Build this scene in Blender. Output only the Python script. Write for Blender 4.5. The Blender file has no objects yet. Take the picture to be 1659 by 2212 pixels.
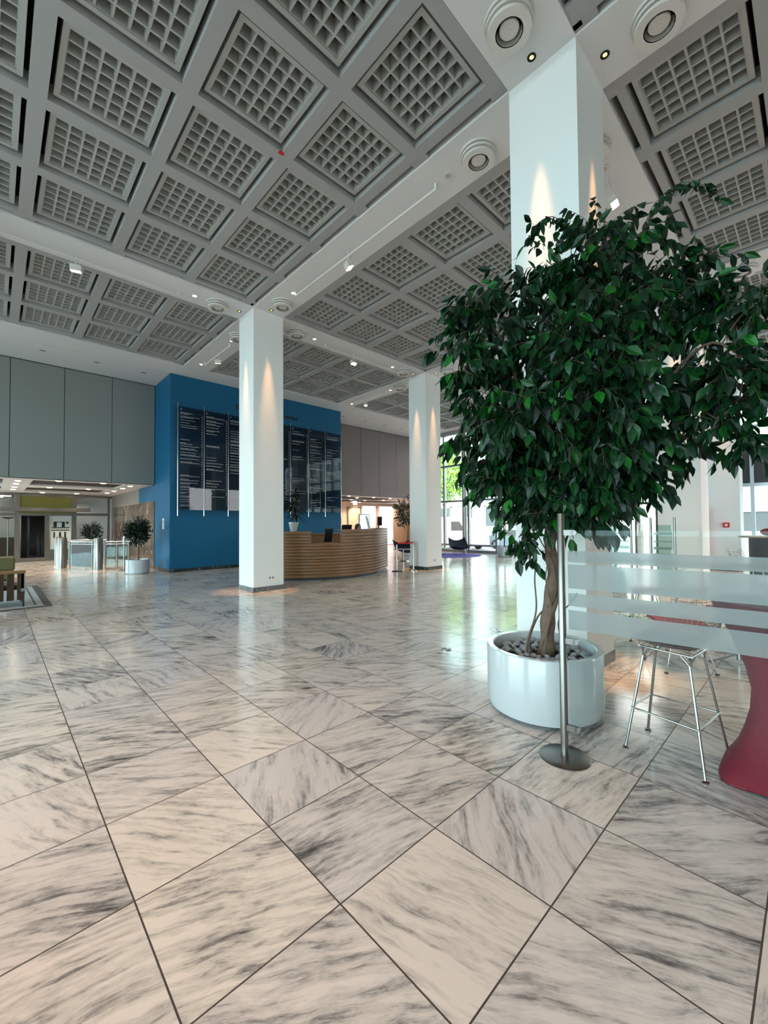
import bpy, bmesh, math, random
from mathutils import Vector, Matrix, noise
R = math.radians
PI = math.pi
sc = bpy.context.scene
C = sc.collection
random.seed(7)

# ------------------------------------------------------------------ camera
YAW, PITCH, ROLL = 0.8079479, 0.0235435, -0.0078796
fw = Vector((math.cos(PITCH)*math.cos(YAW), math.cos(PITCH)*math.sin(YAW), math.sin(PITCH)))
rt0 = Vector((math.sin(YAW), -math.cos(YAW), 0))
up0 = rt0.cross(fw)
rt = rt0*math.cos(ROLL) + up0*math.sin(ROLL)
up = -rt0*math.sin(ROLL) + up0*math.cos(ROLL)
cam = bpy.data.cameras.new('camera')
camo = bpy.data.objects.new('camera', cam)
C.objects.link(camo)
m = Matrix((rt, up, -fw)).transposed().to_4x4()
m.translation = Vector((-0.438, -1.976, 1.544))
camo.matrix_world = m
cam.sensor_fit = 'HORIZONTAL'
cam.sensor_width = 36
cam.lens = 890.36*36/1659
cam.shift_x = -0.00344
cam.shift_y = 0.0025
cam.clip_start = 0.05
cam.clip_end = 300
sc.camera = camo

# ------------------------------------------------------------------ view, world, daylight
sc.view_settings.view_transform = 'Standard'
sc.view_settings.look = 'None'
sc.view_settings.gamma = 1
sc.view_settings.use_curve_mapping = False
sc.view_settings.exposure = 0.54
sc.cycles.use_denoising = True
sc.cycles.max_bounces = 10
sc.cycles.diffuse_bounces = 5
sc.cycles.glossy_bounces = 4
sc.cycles.transmission_bounces = 8
sc.cycles.transparent_max_bounces = 16
sc.cycles.caustics_reflective = False
sc.cycles.caustics_refractive = False
sc.cycles.sample_clamp_indirect = 6
sc.cycles.blur_glossy = 0.5

HC = 6.56          # white ceiling height
XW, XE = -13.0, 17.7   # west and east glazed walls
YS, YN = -9.5, 14.36  # south wall, north panel wall

world = bpy.data.worlds.new('world')
sc.world = world
world.use_nodes = True
wn = world.node_tree.nodes
wl = world.node_tree.links
wn.clear()
wo = wn.new('ShaderNodeOutputWorld')
bg = wn.new('ShaderNodeBackground')
tc = wn.new('ShaderNodeTexCoord')
sx = wn.new('ShaderNodeSeparateXYZ')
mr = wn.new('ShaderNodeMapRange')
mr.inputs[1].default_value = -0.7
mr.inputs[2].default_value = 0.5
cr = wn.new('ShaderNodeMix')
cr.data_type = 'RGBA'
cr.inputs[6].default_value = (0.60, 0.92, 1.0, 1)     # cool sky to the west
cr.inputs[7].default_value = (0.66, 0.63, 0.60, 1)     # hazy bright sky to the east
wl.new(tc.outputs['Generated'], sx.inputs[0])
wl.new(sx.outputs[0], mr.inputs[0])
wl.new(mr.outputs[0], cr.inputs[0])
wl.new(cr.outputs[2], bg.inputs[0])
bg.inputs[1].default_value = 8.0
wl.new(bg.outputs[0], wo.inputs[0])

def area(name, loc, rot, sx_, sy_, energy=1, col=(1, 1, 1), portal=False):
    l = bpy.data.lights.new(name, 'AREA')
    l.shape = 'RECTANGLE'
    l.size, l.size_y = sx_, sy_
    l.energy = energy
    l.color = col
    if portal:
        l.cycles.is_portal = True
    o = bpy.data.objects.new(name, l)
    C.objects.link(o)
    o.location = loc
    o.rotation_euler = rot
    return o
# sky portals standing in the glazed walls
area('window_portal_west', (XW-0.05, 2.4, 3.3), (0, -PI/2, 0), 6.2, 23, portal=True)
area('window_portal_east', (XE+0.25, 2.4, 3.3), (0, PI/2, 0), 6.4, 23, portal=True)
area('window_portal_south', (13.1, YS-0.05, 2.6), (PI/2, 0, 0), 6.4, 4.2, portal=True)

def spot(name, loc, target, energy, col, deg=60, blend=0.6, rad=0.05):
    l = bpy.data.lights.new(name, 'SPOT')
    l.energy = energy
    l.color = col
    l.spot_size = R(deg)
    l.spot_blend = blend
    l.shadow_soft_size = rad
    o = bpy.data.objects.new(name, l)
    C.objects.link(o)
    o.location = loc
    d = Vector(target) - Vector(loc)
    o.rotation_euler = d.to_track_quat('-Z', 'Y').to_euler()
    return o
WARM = (1.0, 0.66, 0.36)
SOFT = (1.0, 0.78, 0.55)

# ------------------------------------------------------------------ materials
MATS = {}
def mat(name, col=(0.8, 0.8, 0.8), rough=0.5, metal=0.0, spec=0.5, emit=None, es=0.0,
        var=0.0, vscale=8.0, bump=0.0, bscale=60.0, trans=0.0, ior=1.45, coat=0.0):
    if name in MATS:
        return MATS[name]
    mt = bpy.data.materials.new(name)
    mt.use_nodes = True
    nt = mt.node_tree
    b = nt.nodes['Principled BSDF']
    b.inputs['Base Color'].default_value = (*col, 1)
    b.inputs['Roughness'].default_value = rough
    b.inputs['Metallic'].default_value = metal
    b.inputs['Specular IOR Level'].default_value = spec
    b.inputs['Transmission Weight'].default_value = trans
    b.inputs['IOR'].default_value = ior
    b.inputs['Coat Weight'].default_value = coat
    if emit:
        b.inputs['Emission Color'].default_value = (*emit, 1)
        b.inputs['Emission Strength'].default_value = es
    t = nt.nodes.new('ShaderNodeTexCoord')
    if var:
        n = nt.nodes.new('ShaderNodeTexNoise')
        n.inputs['Scale'].default_value = vscale
        n.inputs['Detail'].default_value = 5
        nt.links.new(t.outputs['Object'], n.inputs['Vector'])
        mx = nt.nodes.new('ShaderNodeMix')
        mx.data_type = 'RGBA'
        mx.inputs[6].default_value = (*[c*(1-var) for c in col], 1)
        mx.inputs[7].default_value = (*[min(1, c*(1+var)) for c in col], 1)
        nt.links.new(n.outputs[0], mx.inputs[0])
        nt.links.new(mx.outputs[2], b.inputs['Base Color'])
    if bump:
        n2 = nt.nodes.new('ShaderNodeTexNoise')
        n2.inputs['Scale'].default_value = bscale
        n2.inputs['Detail'].default_value = 3
        nt.links.new(t.outputs['Object'], n2.inputs['Vector'])
        bp = nt.nodes.new('ShaderNodeBump')
        bp.inputs['Strength'].default_value = bump
        bp.inputs['Distance'].default_value = 0.01
        nt.links.new(n2.outputs[0], bp.inputs['Height'])
        nt.links.new(bp.outputs[0], b.inputs['Normal'])
    MATS[name] = mt
    return mt

def glass(name, tint=(0.93, 0.98, 0.96), refl=1.0, ior=1.45):
    mt = bpy.data.materials.new(name)
    mt.use_nodes = True
    nt = mt.node_tree
    nt.nodes.clear()
    o = nt.nodes.new('ShaderNodeOutputMaterial')
    tr = nt.nodes.new('ShaderNodeBsdfTransparent')
    tr.inputs[0].default_value = (*tint, 1)
    gl = nt.nodes.new('ShaderNodeBsdfGlossy')
    gl.inputs['Roughness'].default_value = 0.02
    fr = nt.nodes.new('ShaderNodeFresnel')
    fr.inputs[0].default_value = ior
    mu = nt.nodes.new('ShaderNodeMath')
    mu.operation = 'MULTIPLY'
    mu.inputs[1].default_value = refl
    mx = nt.nodes.new('ShaderNodeMixShader')
    nt.links.new(fr.outputs[0], mu.inputs[0])
    nt.links.new(mu.outputs[0], mx.inputs[0])
    nt.links.new(tr.outputs[0], mx.inputs[1])
    nt.links.new(gl.outputs[0], mx.inputs[2])
    nt.links.new(mx.outputs[0], o.inputs[0])
    MATS[name] = mt
    return mt

def emis(name, col, s):
    mt = bpy.data.materials.new(name)
    mt.use_nodes = True
    nt = mt.node_tree
    nt.nodes.clear()
    o = nt.nodes.new('ShaderNodeOutputMaterial')
    e = nt.nodes.new('ShaderNodeEmission')
    e.inputs[0].default_value = (*col, 1)
    e.inputs[1].default_value = s
    nt.links.new(e.outputs[0], o.inputs[0])
    MATS[name] = mt
    return mt

def marble_floor():
    mt = bpy.data.materials.new('marble_floor')
    mt.use_nodes = True
    nt = mt.node_tree
    N, L = nt.nodes, nt.links
    b = N['Principled BSDF']
    def math_(op, a, b_=None, c=None):
        n = N.new('ShaderNodeMath'); n.operation = op
        for k, v in enumerate((a, b_, c)):
            if v is None: continue
            if isinstance(v, (int, float)): n.inputs[k].default_value = v
            else: L.new(v, n.inputs[k])
        return n.outputs[0]
    def vm(op, a, b_=None):
        n = N.new('ShaderNodeVectorMath'); n.operation = op
        L.new(a, n.inputs[0])
        if b_ is not None:
            if isinstance(b_, tuple): n.inputs[1].default_value = b_
            else: L.new(b_, n.inputs[1])
        return n.outputs[0]
    t = N.new('ShaderNodeTexCoord')
    sc_ = vm('MULTIPLY', t.outputs['Object'], (1/0.6, 1/0.6, 1))
    cell = vm('FLOOR', sc_)
    fr = vm('FRACTION', sc_)
    wh = N.new('ShaderNodeTexWhiteNoise'); wh.noise_dimensions = '3D'
    L.new(cell, wh.inputs['Vector'])
    s = N.new('ShaderNodeSeparateColor'); L.new(wh.outputs['Color'], s.inputs[0])
    r1, r2, r3 = s.outputs
    # vein direction of each slab
    ang = math_('ADD', math_('MULTIPLY', math_('SUBTRACT', r1, 0.5), 1.3), 0.75)
    ang = math_('ADD', ang, math_('MULTIPLY', math_('GREATER_THAN', r2, 0.84), 1.2))
    loc = vm('SUBTRACT', fr, (0.5, 0.5, 0))
    vr = N.new('ShaderNodeVectorRotate'); vr.rotation_type = 'Z_AXIS'
    L.new(loc, vr.inputs['Vector']); L.new(ang, vr.inputs['Angle'])
    off = vm('MULTIPLY', wh.outputs['Color'], (37.0, 53.0, 71.0))
    st = vm('MULTIPLY', vr.outputs[0], (1.1, 9.0, 1.0))
    warp = N.new('ShaderNodeTexNoise'); warp.inputs['Scale'].default_value = 1.6; warp.inputs['Detail'].default_value = 3
    p0 = vm('ADD', vr.outputs[0], off)
    L.new(p0, warp.inputs['Vector'])
    wv = vm('MULTIPLY', vm('SUBTRACT', warp.outputs['Color'], (0.5, 0.5, 0.5)), (0.55, 1.7, 0))
    p = vm('ADD', vm('ADD', st, off), wv)
    n1 = N.new('ShaderNodeTexNoise'); n1.inputs['Scale'].default_value = 1.35; n1.inputs['Detail'].default_value = 10; n1.inputs['Roughness'].default_value = 0.70
    n1.inputs['Distortion'].default_value = 0.35
    L.new(p, n1.inputs['Vector'])
    n2 = N.new('ShaderNodeTexNoise'); n2.inputs['Scale'].default_value = 9; n2.inputs['Detail'].default_value = 8; n2.inputs['Roughness'].default_value = 0.7
    p2 = vm('ADD', vm('MULTIPLY', vr.outputs[0], (1.0, 2.2, 1.0)), off)
    L.new(p2, n2.inputs['Vector'])
    ra = N.new('ShaderNodeValToRGB')
    e = ra.color_ramp.elements
    e[0].position = 0.27; e[0].color = (0.085, 0.08, 0.08, 1)
    e[1].position = 0.60; e[1].color = (0.76, 0.685, 0.645, 1)
    for pos, c in ((0.36, (0.25, 0.235, 0.23)), (0.42, (0.42, 0.39, 0.375)), (0.48, (0.59, 0.54, 0.51))):
        q = ra.color_ramp.elements.new(pos); q.color = (*c, 1)
    n3 = N.new('ShaderNodeTexNoise'); n3.inputs['Scale'].default_value = 1.7; n3.inputs['Detail'].default_value = 2
    L.new(vm('ADD', vm('MULTIPLY', vr.outputs[0], (1.0, 2.0, 1.0)), off), n3.inputs['Vector'])
    shift = math_('ADD', n1.outputs[0], math_('MULTIPLY', math_('SUBTRACT', r3, 0.5), 0.11))
    shift = math_('ADD', shift, math_('MULTIPLY', math_('SUBTRACT', n3.outputs[0], 0.44), 0.34))
    shift = math_('ADD', shift, math_('MULTIPLY', math_('SUBTRACT', n2.outputs[0], 0.5), 0.34))
    L.new(shift, ra.inputs[0])
    # slab tone: warmer or cooler stone
    tone = N.new('ShaderNodeMix'); tone.data_type = 'RGBA'
    tone.inputs[6].default_value = (1.0, 0.965, 0.93, 1)
    tone.inputs[7].default_value = (0.86, 0.86, 0.90, 1)
    L.new(r2, tone.inputs[0])
    mul = N.new('ShaderNodeMix'); mul.data_type = 'RGBA'; mul.blend_type = 'MULTIPLY'; mul.inputs[0].default_value = 1
    L.new(ra.outputs[0], mul.inputs[6]); L.new(tone.outputs[2], mul.inputs[7])
    # joints
    sp = N.new('ShaderNodeSeparateXYZ'); L.new(fr, sp.inputs[0])
    ex = math_('ABSOLUTE', math_('SUBTRACT', sp.outputs[0], 0.5))
    ey = math_('ABSOLUTE', math_('SUBTRACT', sp.outputs[1], 0.5))
    j = math_('GREATER_THAN', math_('MAXIMUM', ex, ey), 0.4946)
    jm = N.new('ShaderNodeMix'); jm.data_type = 'RGBA'
    L.new(j, jm.inputs[0]); L.new(mul.outputs[2], jm.inputs[6]); jm.inputs[7].default_value = (0.06, 0.045, 0.04, 1)
    L.new(jm.outputs[2], b.inputs['Base Color'])
    rg = math_('ADD', math_('MULTIPLY', n2.outputs[0], 0.12), math_('ADD', math_('MULTIPLY', j, 0.4), 0.09))
    L.new(rg, b.inputs['Roughness'])
    b.inputs['Specular IOR Level'].default_value = 0.55
    MATS['marble_floor'] = mt

def veined(name, base, vein, scale=2.0, rough=0.2, rot=0.9):
    mt = bpy.data.materials.new(name)
    mt.use_nodes = True
    nt = mt.node_tree
    N, L = nt.nodes, nt.links
    b = N['Principled BSDF']
    t = N.new('ShaderNodeTexCoord')
    mp = N.new('ShaderNodeMapping'); mp.inputs['Rotation'].default_value = (rot, rot*0.5, 0.3); mp.inputs['Scale'].default_value = (1, 1, 0.35)
    L.new(t.outputs['Object'], mp.inputs[0])
    n = N.new('ShaderNodeTexNoise'); n.inputs['Scale'].default_value = scale; n.inputs['Detail'].default_value = 6; n.inputs['Distortion'].default_value = 1.2
    L.new(mp.outputs[0], n.inputs['Vector'])
    ra = N.new('ShaderNodeValToRGB')
    e = ra.color_ramp.elements
    e[0].position = 0.40; e[0].color = (*base, 1)
    e[1].position = 0.62; e[1].color = (*[c*1.7 for c in base], 1)
    for pos, c in ((0.485, base), (0.50, vein), (0.515, base)):
        q = e.new(pos); q.color = (*c, 1)
    L.new(n.outputs[0], ra.inputs[0])
    L.new(ra.outputs[0], b.inputs['Base Color'])
    b.inputs['Roughness'].default_value = rough
    MATS[name] = mt

def wood(name, c1, c2, rough=0.4, scale=3.0):
    mt = bpy.data.materials.new(name)
    mt.use_nodes = True
    nt = mt.node_tree
    N, L = nt.nodes, nt.links
    b = N['Principled BSDF']
    t = N.new('ShaderNodeTexCoord')
    mp = N.new('ShaderNodeMapping'); mp.inputs['Scale'].default_value = (1.2, 1.2, 9)
    L.new(t.outputs['Object'], mp.inputs[0])
    n = N.new('ShaderNodeTexNoise'); n.inputs['Scale'].default_value = scale; n.inputs['Detail'].default_value = 6
    L.new(mp.outputs[0], n.inputs['Vector'])
    mx = N.new('ShaderNodeMix'); mx.data_type = 'RGBA'
    mx.inputs[6].default_value = (*c1, 1); mx.inputs[7].default_value = (*c2, 1)
    L.new(n.outputs[0], mx.inputs[0]); L.new(mx.outputs[2], b.inputs['Base Color'])
    b.inputs['Roughness'].default_value = rough
    MATS[name] = mt

def leafy(name, dark, light, rough=0.42, pop=0.12):
    mt = bpy.data.materials.new(name)
    mt.use_nodes = True
    nt = mt.node_tree
    N, L = nt.nodes, nt.links
    b = N['Principled BSDF']
    a = N.new('ShaderNodeAttribute'); a.attribute_name = 'tint'
    ra = N.new('ShaderNodeValToRGB')
    e = ra.color_ramp.elements
    e[0].position = 0.05; e[0].color = (*dark, 1)
    e[1].position = 1.0; e[1].color = (*light, 1)
    q = e.new(0.82); q.color = (*[d*0.6+l*0.4 for d, l in zip(dark, light)], 1)
    q = e.new(0.6); q.color = (*[d*0.85+l*0.15 for d, l in zip(dark, light)], 1)
    L.new(a.outputs['Fac'], ra.inputs[0])
    L.new(ra.outputs[0], b.inputs['Base Color'])
    b.inputs['Roughness'].default_value = rough
    b.inputs['Specular IOR Level'].default_value = 0.4
    b.inputs['Subsurface Weight'].default_value = 0.0
    MATS[name] = mt

marble_floor()
veined('dark_marble', (0.022, 0.028, 0.028), (0.16, 0.18, 0.18), 3.0, 0.2)
veined('brown_marble', (0.085, 0.06, 0.048), (0.42, 0.35, 0.29), 1.1, 0.18, 0.5)
wood('oak_slat', (0.19, 0.085, 0.034), (0.33, 0.16, 0.068), 0.36)
wood('oak_ply', (0.25, 0.125, 0.055), (0.38, 0.20, 0.095), 0.4)
wood('walnut', (0.035, 0.018, 0.009), (0.085, 0.045, 0.022), 0.45)
wood('bark', (0.075, 0.045, 0.03), (0.22, 0.14, 0.095), 0.8, 2.0)
leafy('ficus_leaf', (0.002, 0.014, 0.006), (0.012, 0.15, 0.012))
leafy('dark_leaf', (0.004, 0.014, 0.008), (0.02, 0.06, 0.02))
leafy('street_leaf', (0.16, 0.34, 0.04), (0.75, 0.72, 0.12))
mat('plaster', (0.80, 0.79, 0.77), 0.75, bump=0.02)
mat('ceiling_white', (0.70, 0.68, 0.665), 0.8)
mat('coffer_grey', (0.37, 0.36, 0.35), 0.7, bump=0.15, bscale=150)
mat('louvre_grey', (0.42, 0.415, 0.39), 0.7)
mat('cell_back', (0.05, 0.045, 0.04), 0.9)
mat('void', (0.006, 0.006, 0.006), 0.9)
mat('blue_paint', (0.004, 0.095, 0.20), 0.55, spec=0.35)
mat('grey_panel', (0.20, 0.205, 0.19), 0.85, var=0.06, vscale=40)
mat('grey_panel_warm', (0.215, 0.175, 0.17), 0.85, var=0.06, vscale=40)
mat('steel', (0.27, 0.25, 0.23), 0.32, 1.0)
mat('chrome', (0.50, 0.49, 0.48), 0.12, 1.0)
mat('alu', (0.42, 0.44, 0.48), 0.35, 0.9)
mat('dark_frame', (0.035, 0.035, 0.04), 0.5)
mat('white_gloss', (0.50, 0.525, 0.54), 0.16, spec=0.5, coat=0.3)
mat('vent_white', (0.66, 0.62, 0.57), 0.5)
mat('pebble', (0.33, 0.34, 0.37), 0.7, var=0.35, vscale=3.5)
mat('black', (0.010, 0.010, 0.012), 0.5, spec=0.25)
mat('red_fabric', (0.17, 0.001, 0.014), 0.8, bump=0.08, bscale=900)
mat('red_pad', (0.30, 0.008, 0.02), 0.7)
mat('belt_red', (0.55, 0.01, 0.01), 0.6)
mat('navy', (0.012, 0.014, 0.035), 0.85)
mat('rug_blue', (0.10, 0.09, 0.42), 0.95)
mat('carpet_dark', (0.03, 0.03, 0.032), 0.95)
mat('cream_wall', (0.74, 0.58, 0.44), 0.8)
mat('cream_door', (0.70, 0.56, 0.43), 0.5)
mat('office_wall', (0.27, 0.25, 0.22), 0.8)
mat('blind', (0.80, 0.80, 0.86), 0.8, emit=(0.85, 0.87, 1.0), es=0.75)  # slight glow put into the slats, standing in for daylight behind them
mat('olive', (0.10, 0.085, 0.03), 0.8)
mat('rug_pale', (0.42, 0.43, 0.43), 0.95)
mat('rug_border', (0.10, 0.08, 0.075), 0.95)
mat('skin', (0.55, 0.33, 0.24), 0.55)
mat('hair', (0.045, 0.022, 0.014), 0.6)
mat('shirt', (0.06, 0.07, 0.10), 0.85)
mat('paper', (0.75, 0.75, 0.76), 0.7)
mat('ink', (0.02, 0.02, 0.02), 0.7)
mat('print_white', (0.42, 0.47, 0.50), 0.5)
mat('soil', (0.03, 0.02, 0.015), 0.95)
mat('street', (0.34, 0.33, 0.33), 0.9)
mat('facade', (0.88, 0.85, 0.83), 0.85)
mat('facade_pink', (0.62, 0.52, 0.47), 0.85, var=0.1, vscale=1.2)
mat('facade_glass', (0.10, 0.09, 0.09), 0.3)
mat('van_white', (0.82, 0.83, 0.84), 0.25)
mat('car_grey', (0.20, 0.22, 0.24), 0.25)
mat('tyre', (0.015, 0.015, 0.015), 0.8)
mat('lens', (0.5, 0.45, 0.35), 0.2)
mat('yellow_film', (0.30, 0.28, 0.06), 0.3)
mat('screen_blue', (0.3, 0.4, 0.7), 0.3, emit=(0.45, 0.6, 1.0), es=1.2)
glass('clear_glass', (0.965, 0.99, 0.98), 0.3)
glass('window_glass', (0.97, 0.985, 0.985), 0.6)
glass('green_glass', (0.72, 0.84, 0.80), 1.0)
glass('directory_glass', (0.60, 0.63, 0.68), 0.9, 1.45)
emis('lamp_warm', (1.0, 0.72, 0.36), 9)
emis('lamp_white', (1.0, 0.86, 0.68), 10)
emis('lamp_amber', (1.0, 0.62, 0.13), 3.5)
emis('tube_white', (0.85, 0.93, 1.0), 6)

def frosted():
    mt = bpy.data.materials.new('frosted_film')
    mt.use_nodes = True
    nt = mt.node_tree
    nt.nodes.clear()
    N, L = nt.nodes, nt.links
    o = N.new('ShaderNodeOutputMaterial')
    d = N.new('ShaderNodeBsdfDiffuse'); d.inputs[0].default_value = (0.64, 0.61, 0.63, 1)
    tl = N.new('ShaderNodeBsdfTranslucent'); tl.inputs[0].default_value = (0.74, 0.72, 0.74, 1)
    rf = N.new('ShaderNodeBsdfRefraction'); rf.inputs['IOR'].default_value = 1.06; rf.inputs['Roughness'].default_value = 0.3
    rf.inputs['Color'].default_value = (0.95, 0.95, 0.95, 1)
    m1 = N.new('ShaderNodeMixShader'); m1.inputs[0].default_value = 0.4
    m2 = N.new('ShaderNodeMixShader'); m2.inputs[0].default_value = 0.5
    L.new(d.outputs[0], m1.inputs[1]); L.new(tl.outputs[0], m1.inputs[2])
    L.new(m1.outputs[0], m2.inputs[1]); L.new(rf.outputs[0], m2.inputs[2])
    L.new(m2.outputs[0], o.inputs[0])
    MATS['frosted_film'] = mt
frosted()

# ------------------------------------------------------------------ mesh helpers
class MB:
    """collects geometry in world (or thing-local) metres"""
    def __init__(s):
        s.v, s.f, s.t = [], [], []
    def add(s, vs, fs, tint=None):
        n = len(s.v)
        s.v += [tuple(v) for v in vs]
        s.f += [tuple(i+n for i in f) for f in fs]
        if tint is not None:
            s.t += [tint]*len(vs)
        return s
    def box(s, x0, y0, z0, x1, y1, z1):
        vs = [(x0,y0,z0),(x1,y0,z0),(x1,y1,z0),(x0,y1,z0),(x0,y0,z1),(x1,y0,z1),(x1,y1,z1),(x0,y1,z1)]
        return s.add(vs, [(0,3,2,1),(4,5,6,7),(0,1,5,4),(1,2,6,5),(2,3,7,6),(3,0,4,7)])
    def obox(s, c, ax, ay, az):
        """box from centre and three half-axis vectors"""
        c, ax, ay, az = map(Vector, (c, ax, ay, az))
        vs = [c+ax*i+ay*j+az*k for k in (-1, 1) for i, j in ((-1,-1),(1,-1),(1,1),(-1,1))]
        return s.add(vs, [(0,3,2,1),(4,5,6,7),(0,1,5,4),(1,2,6,5),(2,3,7,6),(3,0,4,7)])
    def bar(s, a, b, w, h=None):
        a, b = Vector(a), Vector(b)
        d = (b-a).normalized()
        u = d.cross(Vector((0,0,1)))
        if u.length < 1e-3: u = Vector((1,0,0))
        u.normalize()
        v = u.cross(d)
        return s.obox((a+b)/2, (b-a)/2, u*w/2, v*(h or w)/2)
    def tube(s, pts, r, n=10, cap=True):
        pts = [Vector(p) for p in pts]
        rs = r if isinstance(r, (list, tuple)) else [r]*len(pts)
        base = len(s.v)
        prev = None
        for i, p in enumerate(pts):
            d = (pts[min(i+1, len(pts)-1)] - pts[max(i-1, 0)]).normalized()
            if prev is None:
                u = d.cross(Vector((0,0,1)))
                if u.length < 1e-3: u = Vector((1,0,0))
            else:
                u = prev - d*prev.dot(d)
            u.normalize(); prev = u
            w = d.cross(u)
            for k in range(n):
                a = 2*PI*k/n
                s.v.append(tuple(p + (u*math.cos(a)+w*math.sin(a))*rs[i]))
        for i in range(len(pts)-1):
            for k in range(n):
                a = base+i*n+k; b = base+i*n+(k+1)%n
                s.f.append((a, b, b+n, a+n))
        if cap:
            s.f.append(tuple(base+k for k in range(n))[::-1])
            s.f.append(tuple(base+(len(pts)-1)*n+k for k in range(n)))
        return s
    def lathe(s, prof, c=(0,0,0), n=32, close=False):
        """profile of (radius, z) from bottom to top, outside on the right"""
        base = len(s.v)
        for r, z in prof:
            for k in range(n):
                a = 2*PI*k/n
                s.v.append((c[0]+r*math.cos(a), c[1]+r*math.sin(a), c[2]+z))
        m_ = len(prof)
        for i in range(m_-1 if not close else m_):
            for k in range(n):
                a = base+i*n+k; b = base+i*n+(k+1)%n
                a2 = base+((i+1) % m_)*n+k; b2 = base+((i+1) % m_)*n+(k+1)%n
                s.f.append((a, b, b2, a2))
        if not close:
            if prof[0][0] > 1e-6: s.f.append(tuple(base+k for k in range(n))[::-1])
            if prof[-1][0] > 1e-6: s.f.append(tuple(base+(m_-1)*n+k for k in range(n)))
        return s
    def ball(s, c, r, n=10, sq=(1,1,1), rot=None):
        vs, fs = [], []
        rings = max(4, n//2+1)
        for i in range(rings+1):
            t = PI*i/rings
            for k in range(n):
                a = 2*PI*k/n
                p = Vector((math.sin(t)*math.cos(a)*sq[0], math.sin(t)*math.sin(a)*sq[1], -math.cos(t)*sq[2]))*r
                if rot: p = rot @ p
                vs.append(Vector(c)+p)
        for i in range(rings):
            for k in range(n):
                a = i*n+k; b = i*n+(k+1)%n
                fs.append((a, b, b+n, a+n))
        return s.add(vs, fs)
    def prism(s, poly, z0, z1):
        n = len(poly)
        vs = [(x, y, z0) for x, y in poly] + [(x, y, z1) for x, y in poly]
        fs = [tuple(range(n))[::-1], tuple(range(n, 2*n))] + [(i, (i+1) % n, n+(i+1) % n, n+i) for i in range(n)]
        return s.add(vs, fs)

def world_loc(o):
    p = Vector((0,0,0))
    while o is not None:
        p += o.location
        o = o.parent
    return p

def link(name, mb, material, parent=None, smooth=None, loc=None, bevel=0.0):
    """ONE mesh object; world coordinates are shifted to the origin of the thing"""
    off = world_loc(parent) if parent is not None else Vector(loc or (0,0,0))
    me = bpy.data.meshes.new(name)
    me.from_pydata([(v[0]-off[0], v[1]-off[1], v[2]-off[2]) for v in mb.v], [], mb.f)
    me.materials.append(MATS[material])
    if mb.t and len(mb.t) == len(mb.v):
        at = me.attributes.new('tint', 'FLOAT', 'POINT')
        at.data.foreach_set('value', mb.t)
    bm = bmesh.new(); bm.from_mesh(me)
    bmesh.ops.remove_doubles(bm, verts=bm.verts, dist=1e-6) if not mb.t else None
    if not mb.t:
        bmesh.ops.recalc_face_normals(bm, faces=bm.faces)
    bm.to_mesh(me); bm.free()
    me.update()
    if smooth:
        me.polygons.foreach_set('use_smooth', [True]*len(me.polygons))
        me.set_sharp_from_angle(angle=R(smooth))
    o = bpy.data.objects.new(name, me)
    C.objects.link(o)
    if parent is not None: o.parent = parent
    else: o.location = off
    if bevel:
        bv = o.modifiers.new('bevel', 'BEVEL'); bv.width = bevel; bv.segments = 2; bv.limit_method = 'ANGLE'
    return o

def thing(name, label, cat, loc=(0,0,0), group=None):
    o = bpy.data.objects.new(name, None)
    C.objects.link(o)
    o.empty_display_size = 0.1
    o.location = loc
    o['label'] = label; o['category'] = cat
    if group: o['group'] = group
    return o
def tag(o, label, cat, group=None, kind=None):
    o['label'] = label; o['category'] = cat
    if group: o['group'] = group
    if kind: o['kind'] = kind
    return o
def struct(name, mb, material, label=None, **k):
    o = link(name, mb, material, **k)
    o['kind'] = 'structure'
    if label: o['label'] = label
    return o
def dup(root, loc, rz=0.0, label=None, group=None):
    r = root.copy(); C.objects.link(r)
    r.location = loc; r.rotation_euler = (0, 0, rz)
    if label: r['label'] = label
    if group: r['group'] = group
    def kids(a, b):
        for ch in list(a.children):
            c = ch.copy(); C.objects.link(c); c.parent = b
            kids(ch, c)
    kids(root, r)
    return r
def text_mesh(name, s, size, depth, material, parent, loc, rot, align='LEFT', xs=1.0):
    cu = bpy.data.curves.new(name, 'FONT')
    cu.body = s; cu.size = size; cu.extrude = depth; cu.align_x = align
    tmp = bpy.data.objects.new(name+'_tmp', cu)
    C.objects.link(tmp)
    dg = bpy.context.evaluated_depsgraph_get()
    me = bpy.data.meshes.new_from_object(tmp.evaluated_get(dg))
    bpy.data.objects.remove(tmp)
    me.materials.clear(); me.materials.append(MATS[material])
    M = Matrix.Translation(Vector(loc)-(world_loc(parent) if parent else Vector((0,0,0)))) @ rot.to_matrix().to_4x4() @ Matrix.Diagonal((xs,1,1,1))
    me.transform(M)
    o = bpy.data.objects.new(name, me)
    C.objects.link(o)
    if parent: o.parent = parent
    return o
from mathutils import Euler

# ================================================================== STRUCTURE
m = MB().box(-13.2, -9.8, -0.12, 17.9, 14.36, 0).box(-13.2, 14.36, -0.12, 3.9, 22.1, 0).prism([(10.6, 14.36), (17.9, 14.36), (23.5, 20.4), (10.6, 20.4)], -0.12, 0)
struct('floor', m, 'marble_floor', 'polished pale grey marble slab floor of the lobby')
struct('floor', MB().box(-2.5, 22.1, -0.12, 5.0, 27, -0.005), 'carpet_dark', 'dark carpet of the office behind the glass partition')
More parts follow.
